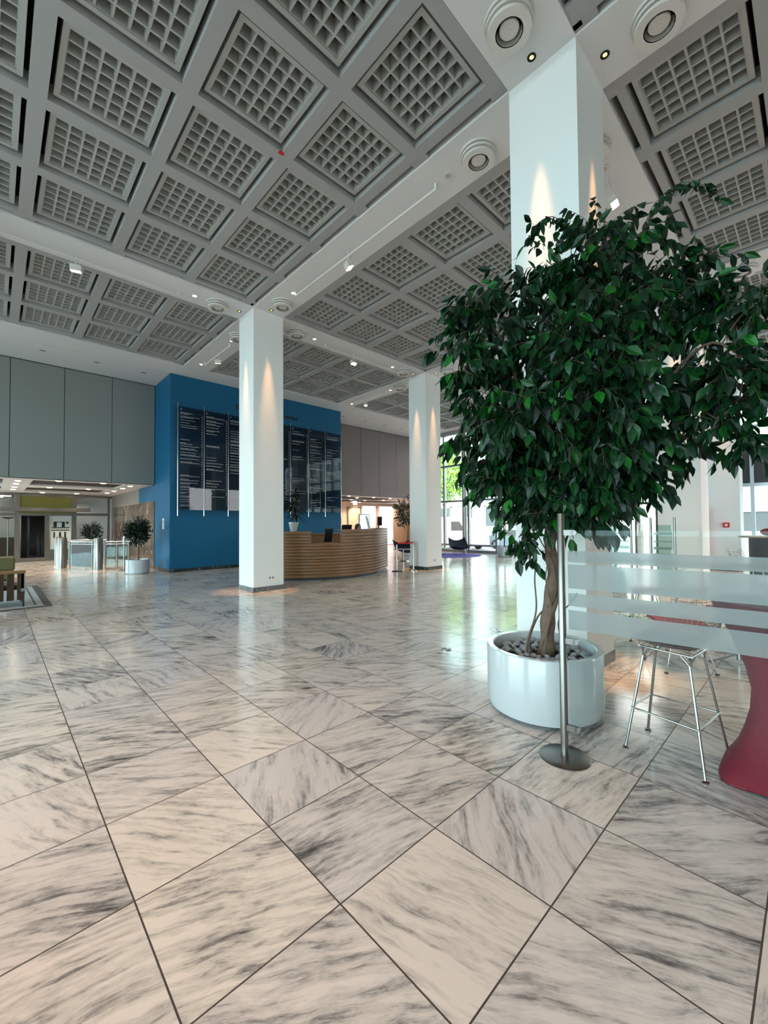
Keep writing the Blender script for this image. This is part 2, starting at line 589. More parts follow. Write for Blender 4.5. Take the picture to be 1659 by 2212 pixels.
# white ceiling bands round the coffered bays
BX = [(-1.40, 3.86, 4, 3.70, -1), (4.62, 9.88, 4, 4.71, 1), (10.64, 17.06, 5, 10.74, 1)]
BY = [(-6.87, -0.36, 5, -0.46, -1), (0.40, 6.91, 5, 0.47, 1), (7.67, 11.72, 3, 7.79, 1)]
xs = [XW-0.3, -1.40, 3.86, 4.62, 9.88, 10.64, 17.06, XE+0.3]
ys = [YS-0.3, -6.87, -0.36, 0.40, 6.91, 7.67, 11.72, 12.64]
m = MB()
for j in range(len(ys)-1):
    i0 = 0
    for i in range(len(xs)-1):
        bay = any(abs(xs[i]-b[0]) < .01 for b in BX) and any(abs(ys[j]-b[0]) < .01 for b in BY)
        if bay:
            if i > i0: m.box(xs[i0], ys[j], HC, xs[i], ys[j+1], HC+0.36)
            i0 = i+1
    if i0 < len(xs)-1: m.box(xs[i0], ys[j], HC, xs[-1], ys[j+1], HC+0.36)
struct('ceiling', m, 'ceiling_white', 'smooth white ceiling bands between the coffered bays')
struct('ceiling', MB().box(XW-0.3, 12.655, HC, XE+0.3, YN+0.1, HC+0.36), 'ceiling_white', 'white ceiling strip with slot lights along the north wall')
struct('ceiling', MB().box(XW-0.3, YS-0.3, HC+0.36, XE+0.3, YN+0.3, HC+0.5), 'void', 'dark void above the coffers')

# one louvre panel, shared by every coffer
def louvre_mesh():
    v, f, mi = [], [], []
    def q(pts, k=0):
        n = len(v); v.extend(pts); f.append((n, n+1, n+2, n+3)); mi.append(k)
    O, I, n_ = 0.50, 0.447, 6
    p = 2*I/n_
    zb, zt = 0.0, 0.15
    for sx_, sy_ in ((1,0),(0,1),(-1,0),(0,-1)):       # frame: bottom face, outer and inner sides
        a = [(O,-O),(O,O),(I,I),(I,-I)]
        def rot(x, y):
            return (x*sx_-y*sy_, x*sy_+y*sx_)
        r = [rot(x, y) for x, y in a]
        q([(*r[0], zb-0.02), (*r[1], zb-0.02), (*r[2], zb-0.02), (*r[3], zb-0.02)])
        q([(*r[0], zb-0.02), (*r[1], zb-0.02), (*r[1], zt), (*r[0], zt)])
        q([(*r[3], zb-0.02), (*r[2], zb-0.02), (*r[2], zb), (*r[3], zb)])
    w = 0.011
    for i in range(n_):
        for j in range(n_):
            x0, y0 = -I+i*p, -I+j*p
            o_ = [(x0,y0),(x0+p,y0),(x0+p,y0+p),(x0,y0+p)]
            a = [(x0+w,y0+w),(x0+p-w,y0+w),(x0+p-w,y0+p-w),(x0+w,y0+p-w)]
            t = 0.024
            c = [(x0+t,y0+t),(x0+p-t,y0+t),(x0+p-t,y0+p-t),(x0+t,y0+p-t)]
            for k in range(4):
                k2 = (k+1) % 4
                q([(*o_[k], zb), (*o_[k2], zb), (*a[k2], zb), (*a[k], zb)])
                q([(*a[k], zb), (*a[k2], zb), (*c[k2], zt), (*c[k], zt)])
            q([(*c[0], zt), (*c[1], zt), (*c[2], zt), (*c[3], zt)], 1)  # cell tops coloured dark in place of the shade deep inside
    me = bpy.data.meshes.new('louvre_panel')
    me.from_pydata(v, [], f)
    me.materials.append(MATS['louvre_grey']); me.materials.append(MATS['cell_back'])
    me.polygons.foreach_set('material_index', mi)
    me.update()
    return me
LM = louvre_mesh()
ZB = HC+0.02
for bi, (x0, x1, nx, xb, dx) in enumerate(BX):
    for bj, (y0, y1, ny, yb, dy) in enumerate(BY):
        b = MB()
        P = 1.27
        lx = [xb+dx*P*k for k in range(nx+1)]
        ly = [yb+dy*P*k for k in range(ny+1)]
        lx.sort(); ly.sort()
        hw = 0.085
        zt = ZB+0.22
        g = 0.085
        for k, x in enumerate(lx):
            a, c = x-hw, x+hw
            if k == 0: a = x0+0.012
            if k == nx: c = x1-g
            b.box(a, y0+0.012, ZB, c, y1-g, zt)
        for k, y in enumerate(ly):
            a, c = y-hw, y+hw
            if k == 0: a = y0+0.012
            if k == ny: c = y1-g
            for i in range(nx):
                b.box(lx[i]+hw, a, ZB, lx[i+1]-hw, c, zt)
        # bridges across the air slots on the north and east edges
        for x in lx: b.box(x-0.13, y1-g, ZB+0.004, x+0.13, y1, ZB+0.05)
        for y in ly: b.box(x1-g, y-0.13, ZB+0.004, x1, y+0.13, ZB+0.05)
        o = struct('ceiling', b, 'coffer_grey', 'grey beam grid of a coffered ceiling bay', loc=(x0, y0, ZB))
        for i in range(nx):
            for j in range(ny):
                lp = bpy.data.objects.new('louvre_panel', LM)
                C.objects.link(lp)
                lp.parent = o
                lp.location = ((lx[i]+lx[i+1])/2-x0, (ly[j]+ly[j+1])/2-y0, 0.075)
# ---- columns
def column(x, y, face_sockets=()):
    o = struct('column', MB().box(x, y, 0, x+0.76, y+0.76, HC), 'plaster', loc=(x, y, 0))
    e = 0.012
    link('baseboard', MB().box(x-e, y-e, 0, x+0.76+e, y+0.76+e, 0.11), 'dark_marble', o)
    return o
for x in (-2.16, 3.86, 9.88):
    for y in (-7.63, -0.36, 6.91):
        column(x, y)
column(15.90, -0.36); column(15.90, -7.63)

# ---- blue block
struct('wall_blue', MB().box(3.74, 12.64, 0, 10.74, 14.36, HC).box(3.74, 14.36, 0, 10.74, 16.6, 3.3), 'blue_paint', 'saturated blue wall block carrying the directory', loc=(3.74, 12.64, 0))
struct('baseboard_blue', MB().box(3.725, 12.625, 0, 10.755, 12.64, 0.11).box(3.725, 12.64, 0, 3.74, 14.36, 0.11).box(10.74, 12.64, 0, 10.755, 14.36, 0.11), 'dark_marble')
struct('wall_marble', MB().box(3.715, 14.38, 0, 3.74, 16.6, 2.41), 'brown_marble', 'polished brown marble cladding beside the blue block')
struct('wall_hall', MB().box(3.80, 16.6, 0, 3.95, 22, 3.3), 'office_wall')
struct('wall_marble', MB().box(3.78, 16.6, 0, 3.80, 21.98, 2.41), 'brown_marble', 'dark brown marble cladding deeper in the hall')
# ---- panelled upper walls
def panels(name, x0, x1, joints, z0, z1, material, label):
    o = struct(name, MB().box(x0, YN+0.03, z0, x1+0.15*(x1 < 4), YN+0.22, z1+0.06), 'dark_frame', label, loc=(x0, YN, z0))
    js = [x0]+[j for j in joints if x0 < j < x1]+[x1]
    for a, b in zip(js[:-1], js[1:]):
        link('wall_panel', MB().box(a+0.008, YN, z0, b-0.008, YN+0.029, z1-0.035), material, o)
panels('wall_north', XW, 3.735, [-12.81+1.27*k for k in range(0, 13)]+[3.72], 3.0, HC, 'grey_panel', 'grey-green fabric wall panels above the glazed hall')
panels('wall_north', 10.745, 17.9, [12.08+1.29*k for k in range(10)], 3.0, HC, 'grey_panel_warm', 'grey-brown wall panels right of the blue block')
# ---- outer walls
mat('south_plaster', (0.36, 0.33, 0.31), 0.85)
struct('wall_south', MB().box(XW-0.2, YS-0.2, 0, 9.9, YS, HC).box(16.3, YS-0.2, 0, XE+0.2, YS, HC).box(9.9, YS-0.2, 0, 16.3, YS, 0.5).box(9.9, YS-0.2, 4.7, 16.3, YS, HC), 'south_plaster')
m = MB()
for k in range(8):
    y = -9.5+k*(23.86/7)
    m.box(XW-0.15, y-0.06, 0.12, XW, y+0.06, HC)
m.box(XW-0.2, YS, 0, XW, YN, 0.12).box(XW-0.2, YS, 6.2, XW, YN, HC).box(XW-0.15, YS, 2.9, XW-0.02, YN, 3.0)
struct('window_1', m, 'alu', 'west window wall frame')
# west hall side walls, ceiling
struct('wall_west', MB().box(XW-0.2, YN, 0, XW, 22, 3.0), 'office_wall')
m = MB().box(XW-0.2, YN+0.23, 3.3, 4.0, 22.2, 3.4)
# strips round two recessed dark panels and a left pair
rec = [(0.47, 3.02, 15.05, 17.2), (0.47, 3.02, 18.35, 20.3), (-2.9, -0.22, 15.05, 17.2), (-2.9, -0.22, 18.35, 20.3)]
def holed(m, x0, x1, y0, y1, z0, z1, holes):
    xs_ = sorted({x0, x1, *[h[0] for h in holes], *[h[1] for h in holes]})
    ys_ = sorted({y0, y1, *[h[2] for h in holes], *[h[3] for h in holes]})
    for i in range(len(xs_)-1):
        for j in range(len(ys_)-1):
            cx_, cy_ = (xs_[i]+xs_[i+1])/2, (ys_[j]+ys_[j+1])/2
            if any(h[0] < cx_ < h[1] and h[2] < cy_ < h[3] for h in holes): continue
            m.box(xs_[i], ys_[j], z0, xs_[i+1], ys_[j+1], z1)
holed(m, XW-0.2, 3.95, YN+0.03, 22.2, 3.0, 3.06, rec)
struct('ceiling', m, 'ceiling_white', 'low white ceiling of the hall behind the turnstiles')
m = MB()
for h in rec: m.box(h[0]-0.1, h[2]-0.1, 3.06, h[1]+0.1, h[3]+0.1, 3.12)
struct('ceiling', m, 'cell_back', 'dark recessed ceiling panels')
# east hall
struct('wall_east_hall', MB().box(10.60, 14.6, 0, 10.74, 20, 3.3).box(10.6, 20.0, 0, 23.4, 20.15, 3.3).prism([(17.9, 14.36), (18.1, 14.36), (23.6, 20.15), (23.3, 20.15)], 0, 3.3), 'cream_wall', 'cream walls of the bright hall behind reception')
struct('ceiling', MB().prism([(10.6, 14.58), (18.2, 14.58), (23.5, 20.1), (10.6, 20.1)], 3.0, 3.1), 'ceiling_white', 'low ceiling of the bright hall')
struct('ceiling', MB().box(12.4, 15.2, 2.985, 16.6, 16.9, 3.0).box(14.6, 17.5, 2.985, 19.5, 19.0, 3.0), 'cell_back', 'grey recessed ceiling strips of the bright hall')

# ---- east window wall
m = MB()
m.box(XE, YS, 0, XE+0.18, YN, 0.14)
m.box(XE-0.02, YS, 6.36, XE+0.2, YN, HC)
mull = [12.36, 10.75, 9.1, 7.3, 5.5, 3.75, 2.15, 0.70, -0.50, -2.2, -3.9, -5.6, -7.3, -9.0, 14.2]
for y in mull:
    m.box(XE-0.03, y-0.05, 0.14, XE+0.16, y+0.05, 6.36)
m.box(XE, YS, 2.68, XE+0.12, YN, 2.78).box(XE, YS, 4.62, XE+0.12, YN, 4.72).box(XE, 3.75, 0.32, XE+0.12, YN, 0.42)
struct('window_2', m, 'alu', 'grey metal frame of the street window wall')
struct('window_2', MB().box(XE+0.07, YS, 0.14, XE+0.085, YN, 6.36), 'window_glass', 'clear panes of the street window wall')
struct('trim_1', MB().box(XE+0.02, YS, 2.80, XE+0.30, 4.0, 4.02), 'dark_frame', 'dark spandrel band above the entrance')
dd = link('door_4', MB().box(XE+0.02, 2.25, 0.14, XE+0.03, 3.65, 2.2), 'window_glass'); dd['kind'] = 'structure'; dd['label'] = 'glass entrance door in a dark frame'
link('door_frame', MB().box(XE-0.05, 2.18, 0.0, XE+0.02, 2.26, 2.3).box(XE-0.05, 2.90, 0.0, XE+0.02, 2.96, 2.3).box(XE-0.05, 3.64, 0, XE+0.02, 3.72, 2.3).box(XE-0.05, 2.18, 2.2, XE+0.02, 3.72, 2.3), 'dark_frame', dd)
for y in (10.75,):
    o = thing('steel_column', 'round grey steel post standing in front of the street windows', 'post', (17.35, y, 0))
    link('shaft', MB().lathe([(0.12, 0), (0.12, HC)], (17.35, y, 0), 24), 'steel', o, smooth=40)
# ---- partition of the west hall
m = MB()
for x0, x1 in ((-3.9, -3.8), (-1.9, -1.8), (0.24, 0.41), (2.22, 2.39), (3.62, 3.70)):
    m.box(x0, 21.94, 0.0, x1, 22.06, 2.98)
m.box(1.25, 21.94, 0, 1.40, 22.06, 2.05).box(-3.9, 21.95, 2.88, 3.70, 22.05, 2.98).box(-3.9, 21.95, 2.02, 3.7, 22.05, 2.14).box(-3.9, 21.95, 0, 0.24, 22.05, 0.14).box(1.4, 21.95, 0, 3.70, 22.05, 0.14)
struct('trim_2', m, 'steel', 'brushed metal frame of the glass partition')
struct('window_3', MB().box(-3.8, 21.99, 0.14, 0.24, 22.01, 2.9).box(1.4, 21.99, 0.14, 2.22, 22.01, 2.05).box(2.39, 21.99, 0.14, 3.62, 22.01, 2.9), 'clear_glass', 'glass panes of the partition')
struct('window_4', MB().box(0.41, 21.99, 2.14, 2.22, 22.01, 2.88), 'yellow_film', 'yellowish transom pane above the partition doors')
d = link('door_1', MB().box(0.42, 21.99, 0.15, 1.24, 22.01, 2.0), 'clear_glass'); d['kind'] = 'structure'
link('door_frame', MB().box(0.41, 21.97, 0.02, 1.25, 22.03, 0.16), 'steel', d)
# office behind the partition
struct('wall_office', MB().box(-2.5, 26.9, 0, 5, 27.1, 3.2).box(-2.6, 22.1, 0, -2.5, 27, 3.2).box(4.9, 22.1, 0, 5, 27, 3.2).box(1.5, 24.0, 0, 5, 24.1, 3.0).box(-2.5, 24.5, 0, 0.55, 24.6, 3.0), 'office_wall', 'plain walls of the office behind the partition')
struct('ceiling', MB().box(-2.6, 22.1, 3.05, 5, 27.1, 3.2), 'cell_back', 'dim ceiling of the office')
m = MB().box(0.78, 24.52, 0, 0.86, 24.62, 2.12).box(1.42, 24.0, 0, 1.5, 24.1, 2.12).box(0.78, 24.3, 2.05, 1.5, 24.4, 2.13)
struct('door_2', m, 'dark_frame', 'dark door frame seen through the glass door')

# ================================================================== CEILING FITTINGS
def vent(x, y, label, chromey=False, group='round air diffusers on the white bands'):
    o = thing('air_diffuser', label, 'air vent', (x, y, HC), group)
    mt = 'vent_white'
    z = HC
    rg = lambda r0, r1, za, zb: [(r1, za), (r1, zb), (r0, zb), (r0, za)]
    link('outer_ring', MB().lathe(rg(0.135, 0.245, -0.03, 0.0), (x, y, z), 40, True).lathe(rg(0.13, 0.232, -0.075, -0.045), (x, y, z), 40, True).lathe(rg(0.125, 0.215, -0.125, -0.09), (x, y, z), 40, True), mt, o, smooth=35, bevel=0)
    link('collar', MB().lathe(rg(0.125, 0.135, -0.125, 0.0), (x, y, z), 40, True), mt, o, smooth=35)
    link('throat', MB().lathe([(0.125, -0.012), (0.125, -0.004)], (x, y, z), 40), 'void', o)
    link('centre_disc', MB().lathe([(0.0, -0.112), (0.012, -0.112), (0.014, -0.104), (0.092, -0.10), (0.098, -0.085), (0.07, -0.07), (0.0, -0.07)], (x, y, z), 36).box(x-0.125, y-0.004, z-0.1, x-0.08, y+0.004, z-0.07), mt, o, smooth=35)
    return o
def recessed(x, y, label, lit):
    o = thing('recessed_downlight', label, 'ceiling light', (x, y, HC), 'recessed downlights next to the diffusers')
    link('trim_ring', MB().lathe([(0.075, -0.012), (0.075, 0.0), (0.045, 0.0), (0.045, -0.016)], (x, y, HC), 28, True), 'vent_white', o, smooth=35)
    link('reflector', MB().lathe([(0.044, -0.010), (0.03, -0.006), (0.001, -0.004)], (x, y, HC), 24), 'lamp_white' if lit else 'lens', o, smooth=50)
    return o
def pinlight(x, y, label, colpos, lit=True):
    o = thing('pinhole_light', label, 'ceiling light', (x, y, HC), 'small black spotlights at the column heads')
    link('trim_ring', MB().lathe([(0.046, -0.006), (0.046, 0.0), (0.022, 0.0), (0.022, -0.004)], (x, y, HC), 24, True), 'black', o)
    link('bulb', MB().lathe([(0.0215, -0.003), (0.01, -0.006), (0.001, -0.007)], (x, y, HC), 16), 'lamp_amber', o)
    if lit:
        s = spot('column_wash', (x, y, HC-0.03), (colpos[0], colpos[1], -1.5), 900, (1.0, 0.50, 0.20), 15, 1.0, 0.012)
        s.parent = o; s.location = (0, 0, -0.03)
    return o
def track(axis, c, a, b, lamp_at, label, aim, side=1, lit=True):
    """a suspended light track with one head"""
    P = (lambda t, z, d=0: (c+d, t, z)) if axis == 'y' else (lambda t, z, d=0: (t, c+d, z))
    o = thing('light_track', label, 'track light', P(a, HC), 'suspended light tracks with one spotlight head')
    zr = HC-0.09
    link('rail', MB().bar(P(a, zr), P(b, zr), 0.03, 0.035), 'vent_white', o)
    for t in (a, b):
        link('bracket', MB().bar(P(t, HC), P(t, zr-0.02), 0.035), 'vent_white', o)
    t = lamp_at
    link('stem', MB().bar(P(t, HC), P(t, zr), 0.02).bar(P(t, zr-0.01), P(t, zr-0.10), 0.022), 'vent_white', o)
    hp = Vector(P(t, zr-0.17))
    d = (Vector(aim)-hp).normalized()
    u = d.cross(Vector((0,0,1))).normalized(); v = u.cross(d)
    h = link('lamp_head', MB().obox(hp, d*0.055, u*0.085, v*0.055), 'vent_white', o, bevel=0.008)
    link('lens', MB().obox(hp+d*0.058, d*0.003, u*0.075, v*0.046), 'lamp_warm', h)
    if lit:
        s = spot('track_spot', hp+d*0.075, aim, 130, SOFT, 75, 0.8, 0.06)
        s.parent = o; s.location = (hp+d*0.075)-o.location
    return o
vent(3.24, 0.045, 'large round diffuser left of the near column, nearest the coffered bay')
vent(4.28, -1.0, 'large round diffuser at the top right, beside the dim coffered bay')
vent(4.28, 1.10, 'round diffuser beyond the near column, beside the unlit downlight')
vent(4.26, 6.30, 'round diffuser just right of the middle column head')
vent(3.20, 7.32, 'round diffuser just left of the middle column head')
vent(5.25, 7.32, 'round diffuser on the band right of the middle column')
vent(9.27, 7.32, 'round diffuser on the band just left of the far column')
vent(4.24, 8.55, 'round diffuser half hidden behind the middle column')
vent(5.33, 0.02, 'round diffuser half hidden behind the near column')
vent(10.26, 6.30, 'round diffuser right of the far column, nearer one')
vent(11.34, 7.32, 'round diffuser right of the far column, farther one')
vent(10.28, -1.05, 'shiny round diffuser above the right edge of the ficus')
vent(10.28, 8.48, 'round diffuser left behind the far column')
recessed(4.26, 1.59, 'unlit downlight between the near diffuser and the track', False)
recessed(4.22, 5.76, 'downlight at the far end of the long track', True)
recessed(2.70, 7.32, 'bright downlight left of the middle column diffuser', True)
recessed(5.78, 0.02, 'downlight peeping out right of the near column', False)
recessed(5.80, 7.32, 'downlight right of the diffuser behind the middle column', True)
recessed(8.76, 7.32, 'downlight on the band left of the far column', True)
recessed(4.22, 8.95, 'downlight just behind the middle column on its left', True)
recessed(4.21, 11.2, 'downlight at the blue wall end of the short track', True)
recessed(10.30, 9.0, 'downlight behind the far column on its left', True)
recessed(10.34, 11.35, 'downlight close to the right end of the blue wall', True)
pinlight(3.71, 0.045, 'glowing black-rimmed spotlight left of the near column head', (3.84, 0.045))
pinlight(4.262, -0.508, 'glowing black-rimmed spotlight right of the near column head', (4.262, -0.38))
pinlight(3.70, 7.31, 'small spotlight left of the middle column head', (3.84, 7.31))
pinlight(4.223, 6.753, 'small spotlight right of the middle column head', (4.223, 6.89))
pinlight(9.72, 7.31, 'small spotlight left of the far column head', (9.86, 7.31))
pinlight(10.26, 6.76, 'small spotlight right of the far column head', (10.26, 6.89))
pinlight(9.72, 0.02, 'small spotlight left of the column behind the ficus', (9.86, 0.02))
pinlight(10.30, -0.51, 'small spotlight glowing between the ficus leaves at upper right', (10.30, -0.38))
pinlight(15.74, 0.02, 'small spotlight left of the farthest column head', (15.88, 0.02))
track('y', 4.24, 1.81, 5.68, 3.88, 'long light track between the near and the middle column', (7.2, 3.0, 0))
track('x', 7.38, -0.9, 2.40, 0.62, 'light track left of the middle column', (0.9, 8.2, 0))
for yy in (-3.4, -1.6, 0.8):
    spot('foreground_fill', (-1.8, yy, 6.3), (-0.6+0.1*yy, yy+1.6, 0), 320, (1.0, 0.70, 0.50), 80, 1.0, 0.08)  # added unseen lights without fixtures, warming the foreground floor
track('x', 7.38, 6.2, 8.62, 7.20, 'light track between the middle and the far column', (7.0, 4.5, 0))
track('y', 4.24, 9.15, 10.95, 9.95, 'short light track running towards the blue wall', (5.6, 12.6, 2.2))
track('y', 10.26, 9.2, 11.1, 10.35, 'short light track left behind the far column', (8.4, 11.0, 0.5))
for xx, yy in ((4.24, -2.6), (7.2, -0.1), (9.6, -2.6), (10.26, -4.6)):
    spot('cafe_fill', (xx, yy, 6.3), (xx+0.9, yy-0.5, 0), 300, (1.0, 0.62, 0.34), 62, 1.0, 0.08)  # warm fill lights added with no fixtures, to brighten the cafe floor
track('x', 0.02, 5.95, 8.8, 6.18, 'light track right of the near column, its head above the ficus', (6.5, -2.5, 0))
for x, where in ((0.54, 'leftmost'), (1.82, 'second from the left'), (3.09, 'nearest the blue wall'), (11.33, 'first right of the blue wall'), (12.67, 'second right of the blue wall'), (13.95, 'third right of the blue wall'), (15.2, 'fourth right of the blue wall')):
    o = thing('slot_light', 'small dark slot light in the white soffit, %s' % where, 'ceiling light', (x, 13.2, HC), 'slot lights along the north soffit')
    link('housing', MB().box(x-0.075, 13.165, HC-0.006, x+0.075, 13.235, HC+0.002), 'alu', o)
    link('slot', MB().box(x-0.06, 13.18, HC-0.009, x+0.06, 13.22, HC-0.006), 'dark_frame', o)
tag(link('label_sticker', MB().box(2.30, 2.915, ZB-0.004, 2.37, 2.965, ZB-0.0005), 'belt_red'), 'tiny red label stuck on a ceiling beam', 'label')
# downlights of the two low halls
def hall_light(x, y, z, label, grp, e=0, tilt=0):
    o = thing('hall_downlight', label, 'ceiling light', (x, y, z), grp)
    link('ring', MB().lathe([(0.12, -0.012), (0.12, 0), (0.09, 0), (0.09, -0.014)], (x, y, z), 24, True), 'vent_white', o)
    link('diffuser', MB().lathe([(0.089, -0.012), (0.05, -0.03), (0.001, -0.035)], (x, y, z), 20), 'lamp_white', o)
    if e:
        s = spot('hall_spot', (x, y, z-0.05), (x, y, 0), e, SOFT, 130, 0.8, 0.08)
        s.parent = o; s.location = (0, 0, -0.05)
rows = {14.75: 'front', 16.9: 'second', 18.3: 'third', 20.9: 'back'}
cols = {0.11: 'at the left frame edge', 1.08: 'above the glass door', 2.24: 'above the turnstiles', 3.18: 'beside the marble wall'}
for ry, rn in ((14.75, 'front'), (17.75, 'middle'), (20.85, 'back')):
    for cx_, cn in ((1.08, 'above the left pillar'), (2.26, 'above the turnstile gates')):
        hall_light(cx_, ry, 3.0, '%s hall downlight %s' % (rn, cn), 'downlights of the turnstile hall', 110)
for ry, rn in ((15.4, 'front'), (16.6, 'second'), (18.2, 'third'), (19.6, 'back')):
    hall_light(3.19, ry, 3.0, '%s hall downlight beside the marble wall' % rn, 'downlights of the turnstile hall', 45)
    hall_light(0.12, ry, 3.0, '%s hall downlight in the pair column at the left' % rn, 'downlights of the turnstile hall', 45)
for (x, y), nm in zip(((12.87, 14.75), (13.92, 15.38), (14.0, 16.95), (15.07, 17.3), (16.66, 19.2), (16.14, 17.3), (17.29, 19.2), (14.71, 14.9), (16.9, 16.45), (15.97, 14.9)),
        ('nearest the blue wall at the front', 'right behind the front one', 'lowest at the blue wall edge', 'left above the cream door', 'above the exit sign', 'right of the exit sign', 'above the blinds at the left', 'in the middle at the front', 'in the middle at the back', 'rightmost at the front')):
    hall_light(x, y, 2.985 if 15.2 < y < 16.9 and x < 16.6 else 3.0, 'glowing reception hall downlight %s' % nm, 'downlights of the bright hall behind reception', 90)
for x in (17.6, 19.0, 21.0):
    s = spot('wall_wash', (x, 19.5, 2.95), (x, 20, 1.0), 60, SOFT, 120, 0.8, 0.05)
for x in (-0.6, 1.0, 2.6):
    s = spot('office_light', (x, 23.2, 3.0), (x, 23.4, 0), 60, (0.9, 0.95, 1.0), 140, 0.8, 0.1)
for x, n_ in ((-0.75, 'front'), (-1.0, 'back')):
    y = 23.0 if n_ == 'front' else 24.0
    tag(link('tube_light', MB().box(x-0.8, y-0.08, 2.90, x+0.9, y+0.08, 2.96), 'tube_white', loc=(x, y, 2.9)), 'bright white tube light in the office, %s one' % n_, 'ceiling light')

# ================================================================== BLUE WALL
z0, z1 = 1.85, 5.60
rods = [3.94+0.8385*k for k in range(9)]
dr = thing('directory_board', 'tall glass company directory with nine steel rods on the blue wall', 'sign', (7.3, 12.63, z0))
for k in range(9):
    link('rod', MB().tube([(rods[k], 12.52, z0), (rods[k], 12.52, z1)], 0.016, 10).tube([(rods[k], 12.52, 2.3), (rods[k], 12.636, 2.3)], 0.01, 6).tube([(rods[k], 12.52, 5.0), (rods[k], 12.636, 5.0)], 0.01, 6), 'chrome', dr, smooth=40)
rnd = random.Random(11)
for k in range(8):
    a, b = rods[k]+0.02, rods[k+1]-0.02
    pn = link('glass_pane', MB().box(a, 12.50, 2.05, b, 12.512, 5.48), 'directory_glass', dr)
    t = MB(); z = 5.28
    heads = []
    while z > 2.12:
        if rnd.random() < 0.16:
            heads.append(z); z -= rnd.choice((0.16, 0.2, 0.3)); continue
        n_ = rnd.choice((1, 1, 2, 2))
        for i in range(n_):
            w = rnd.uniform(0.15, 0.62); x = a+0.05
            while x < a+0.05+w:
                l = rnd.uniform(0.03, 0.09)
                t.box(x, 12.496, z, min(x+l, a+0.68), 12.499, z+0.012)
                x += l+0.014
            z -= 0.034
        z -= rnd.uniform(0.035, 0.075)
    # dotted floor numbers at the right edge of the pane
    if k in (0, 1, 4, 5):
        z = 5.2
        while z > 2.15:
            t.box(b-0.065, 12.496, z, b-0.045, 12.499, z+0.035); z -= 0.085
    link('directory_text', t, 'print_white', pn)
    letters = ['A', 'C', 'F', 'H', 'K', 'M', 'P', 'T']
    text_mesh('index_letter', letters[k], 0.09, 0.001, 'print_white', pn, (a+0.04, 12.497, 5.36), Euler((PI/2, 0, 0)))
lt = thing('wall_lettering', 'dark raised lettering reading Willkommen im Forum above the directory', 'sign', (5.86, 12.63, 5.8))
text_mesh('letters', 'Willkommen im Forum', 0.27, 0.012, 'dark_frame', lt, (5.93, 12.612, 5.76), Euler((PI/2, 0, 0)), xs=1.02)
o = thing('wall_thermostat', 'small white control panel on the left face of the blue block', 'switch', (3.73, 13.28, 1.5))
link('plate', MB().box(3.715, 13.2, 1.42, 3.738, 13.38, 1.78), 'paper', o, bevel=0.004)
link('display', MB().box(3.712, 13.24, 1.62, 3.7155, 13.34, 1.72), 'alu', o)
def socket(x, y, z, label):
    o = thing('wall_socket', label, 'socket', (x, y, z), 'double wall sockets on the columns')
    link('plate', MB().box(x-0.075, y-0.008, z-0.04, x+0.075, y, z+0.04), 'paper', o)
    for s in (-0.038, 0.038):
        link('outlet', MB().box(x+s-0.014, y-0.010, z-0.02, x+s+0.014, y-0.0082, z+0.02), 'dark_frame', o)
socket(4.30, 6.91, 0.30, 'double socket low on the middle column')
socket(10.26, 6.91, 0.31, 'double socket low on the far column')
o = thing('fire_alarm_box', 'small red fire alarm box on the farthest column', 'fire alarm', (15.90, -0.02, 1.42))
link('box', MB().box(15.865, -0.10, 1.345, 15.90, 0.06, 1.495), 'belt_red', o)
link('glass', MB().box(15.862, -0.055, 1.385, 15.865, 0.015, 1.455), 'paper', o)
for x, y, n_ in ((3.59, 1.20, 'nearer'), (4.81, 1.23, 'farther')):
    o = thing('floor_outlet', 'round polished floor outlet in the marble, the %s one' % n_, 'floor outlet', (x, y, 0), 'round floor outlets')
    link('ring', MB().lathe([(0.065, 0), (0.065, 0.006), (0.045, 0.008), (0.045, 0)], (x, y, 0), 28, True), 'chrome', o, smooth=40)
    link('cap', MB().lathe([(0.044, 0), (0.044, 0.004), (0.0, 0.0045)], (x, y, 0), 28), 'steel', o)

# ================================================================== BIG FICUS
def leaf(mb, p, d, ln, wd, nrm, tint, curl=0.12):
    """pointed oval leaf, folded along its midrib and arched"""
    d = d.normalized()
    s_ = d.cross(nrm)
    if s_.length < 1e-3: s_ = d.cross(Vector((1, 0, 0.3)))
    s_.normalize(); n = s_.cross(d)
    pr = ((0.0, 0.0, 0.0), (0.18, 0.62, -0.05), (0.45, 1.0, 0.0), (0.72, 0.66, -0.35), (1.0, 0.0, -1.0))
    vs = []
    for t, w, c in pr:
        mid = p + d*(ln*t) + n*(curl*ln*(t*t)*-1.0)
        if w == 0:
            vs.append(mid)
        else:
            e = wd*0.5*w
            vs += [mid - s_*e + n*e*0.28, mid, mid + s_*e + n*e*0.28]
    # 0 | 1 2 3 | 4 5 6 | 7 8 9 | 10
    fs = [(0, 2, 1), (0, 3, 2), (1, 2, 5, 4), (2, 3, 6, 5), (4, 5, 8, 7), (5, 6, 9, 8), (7, 8, 10), (8, 9, 10)]
    mb.add(vs, fs, tint)
def rdir(rg):
    while True:
        v = Vector((rg.uniform(-1, 1), rg.uniform(-1, 1), rg.uniform(-1, 1)))
        if 0.05 < v.length < 1: return v.normalized()
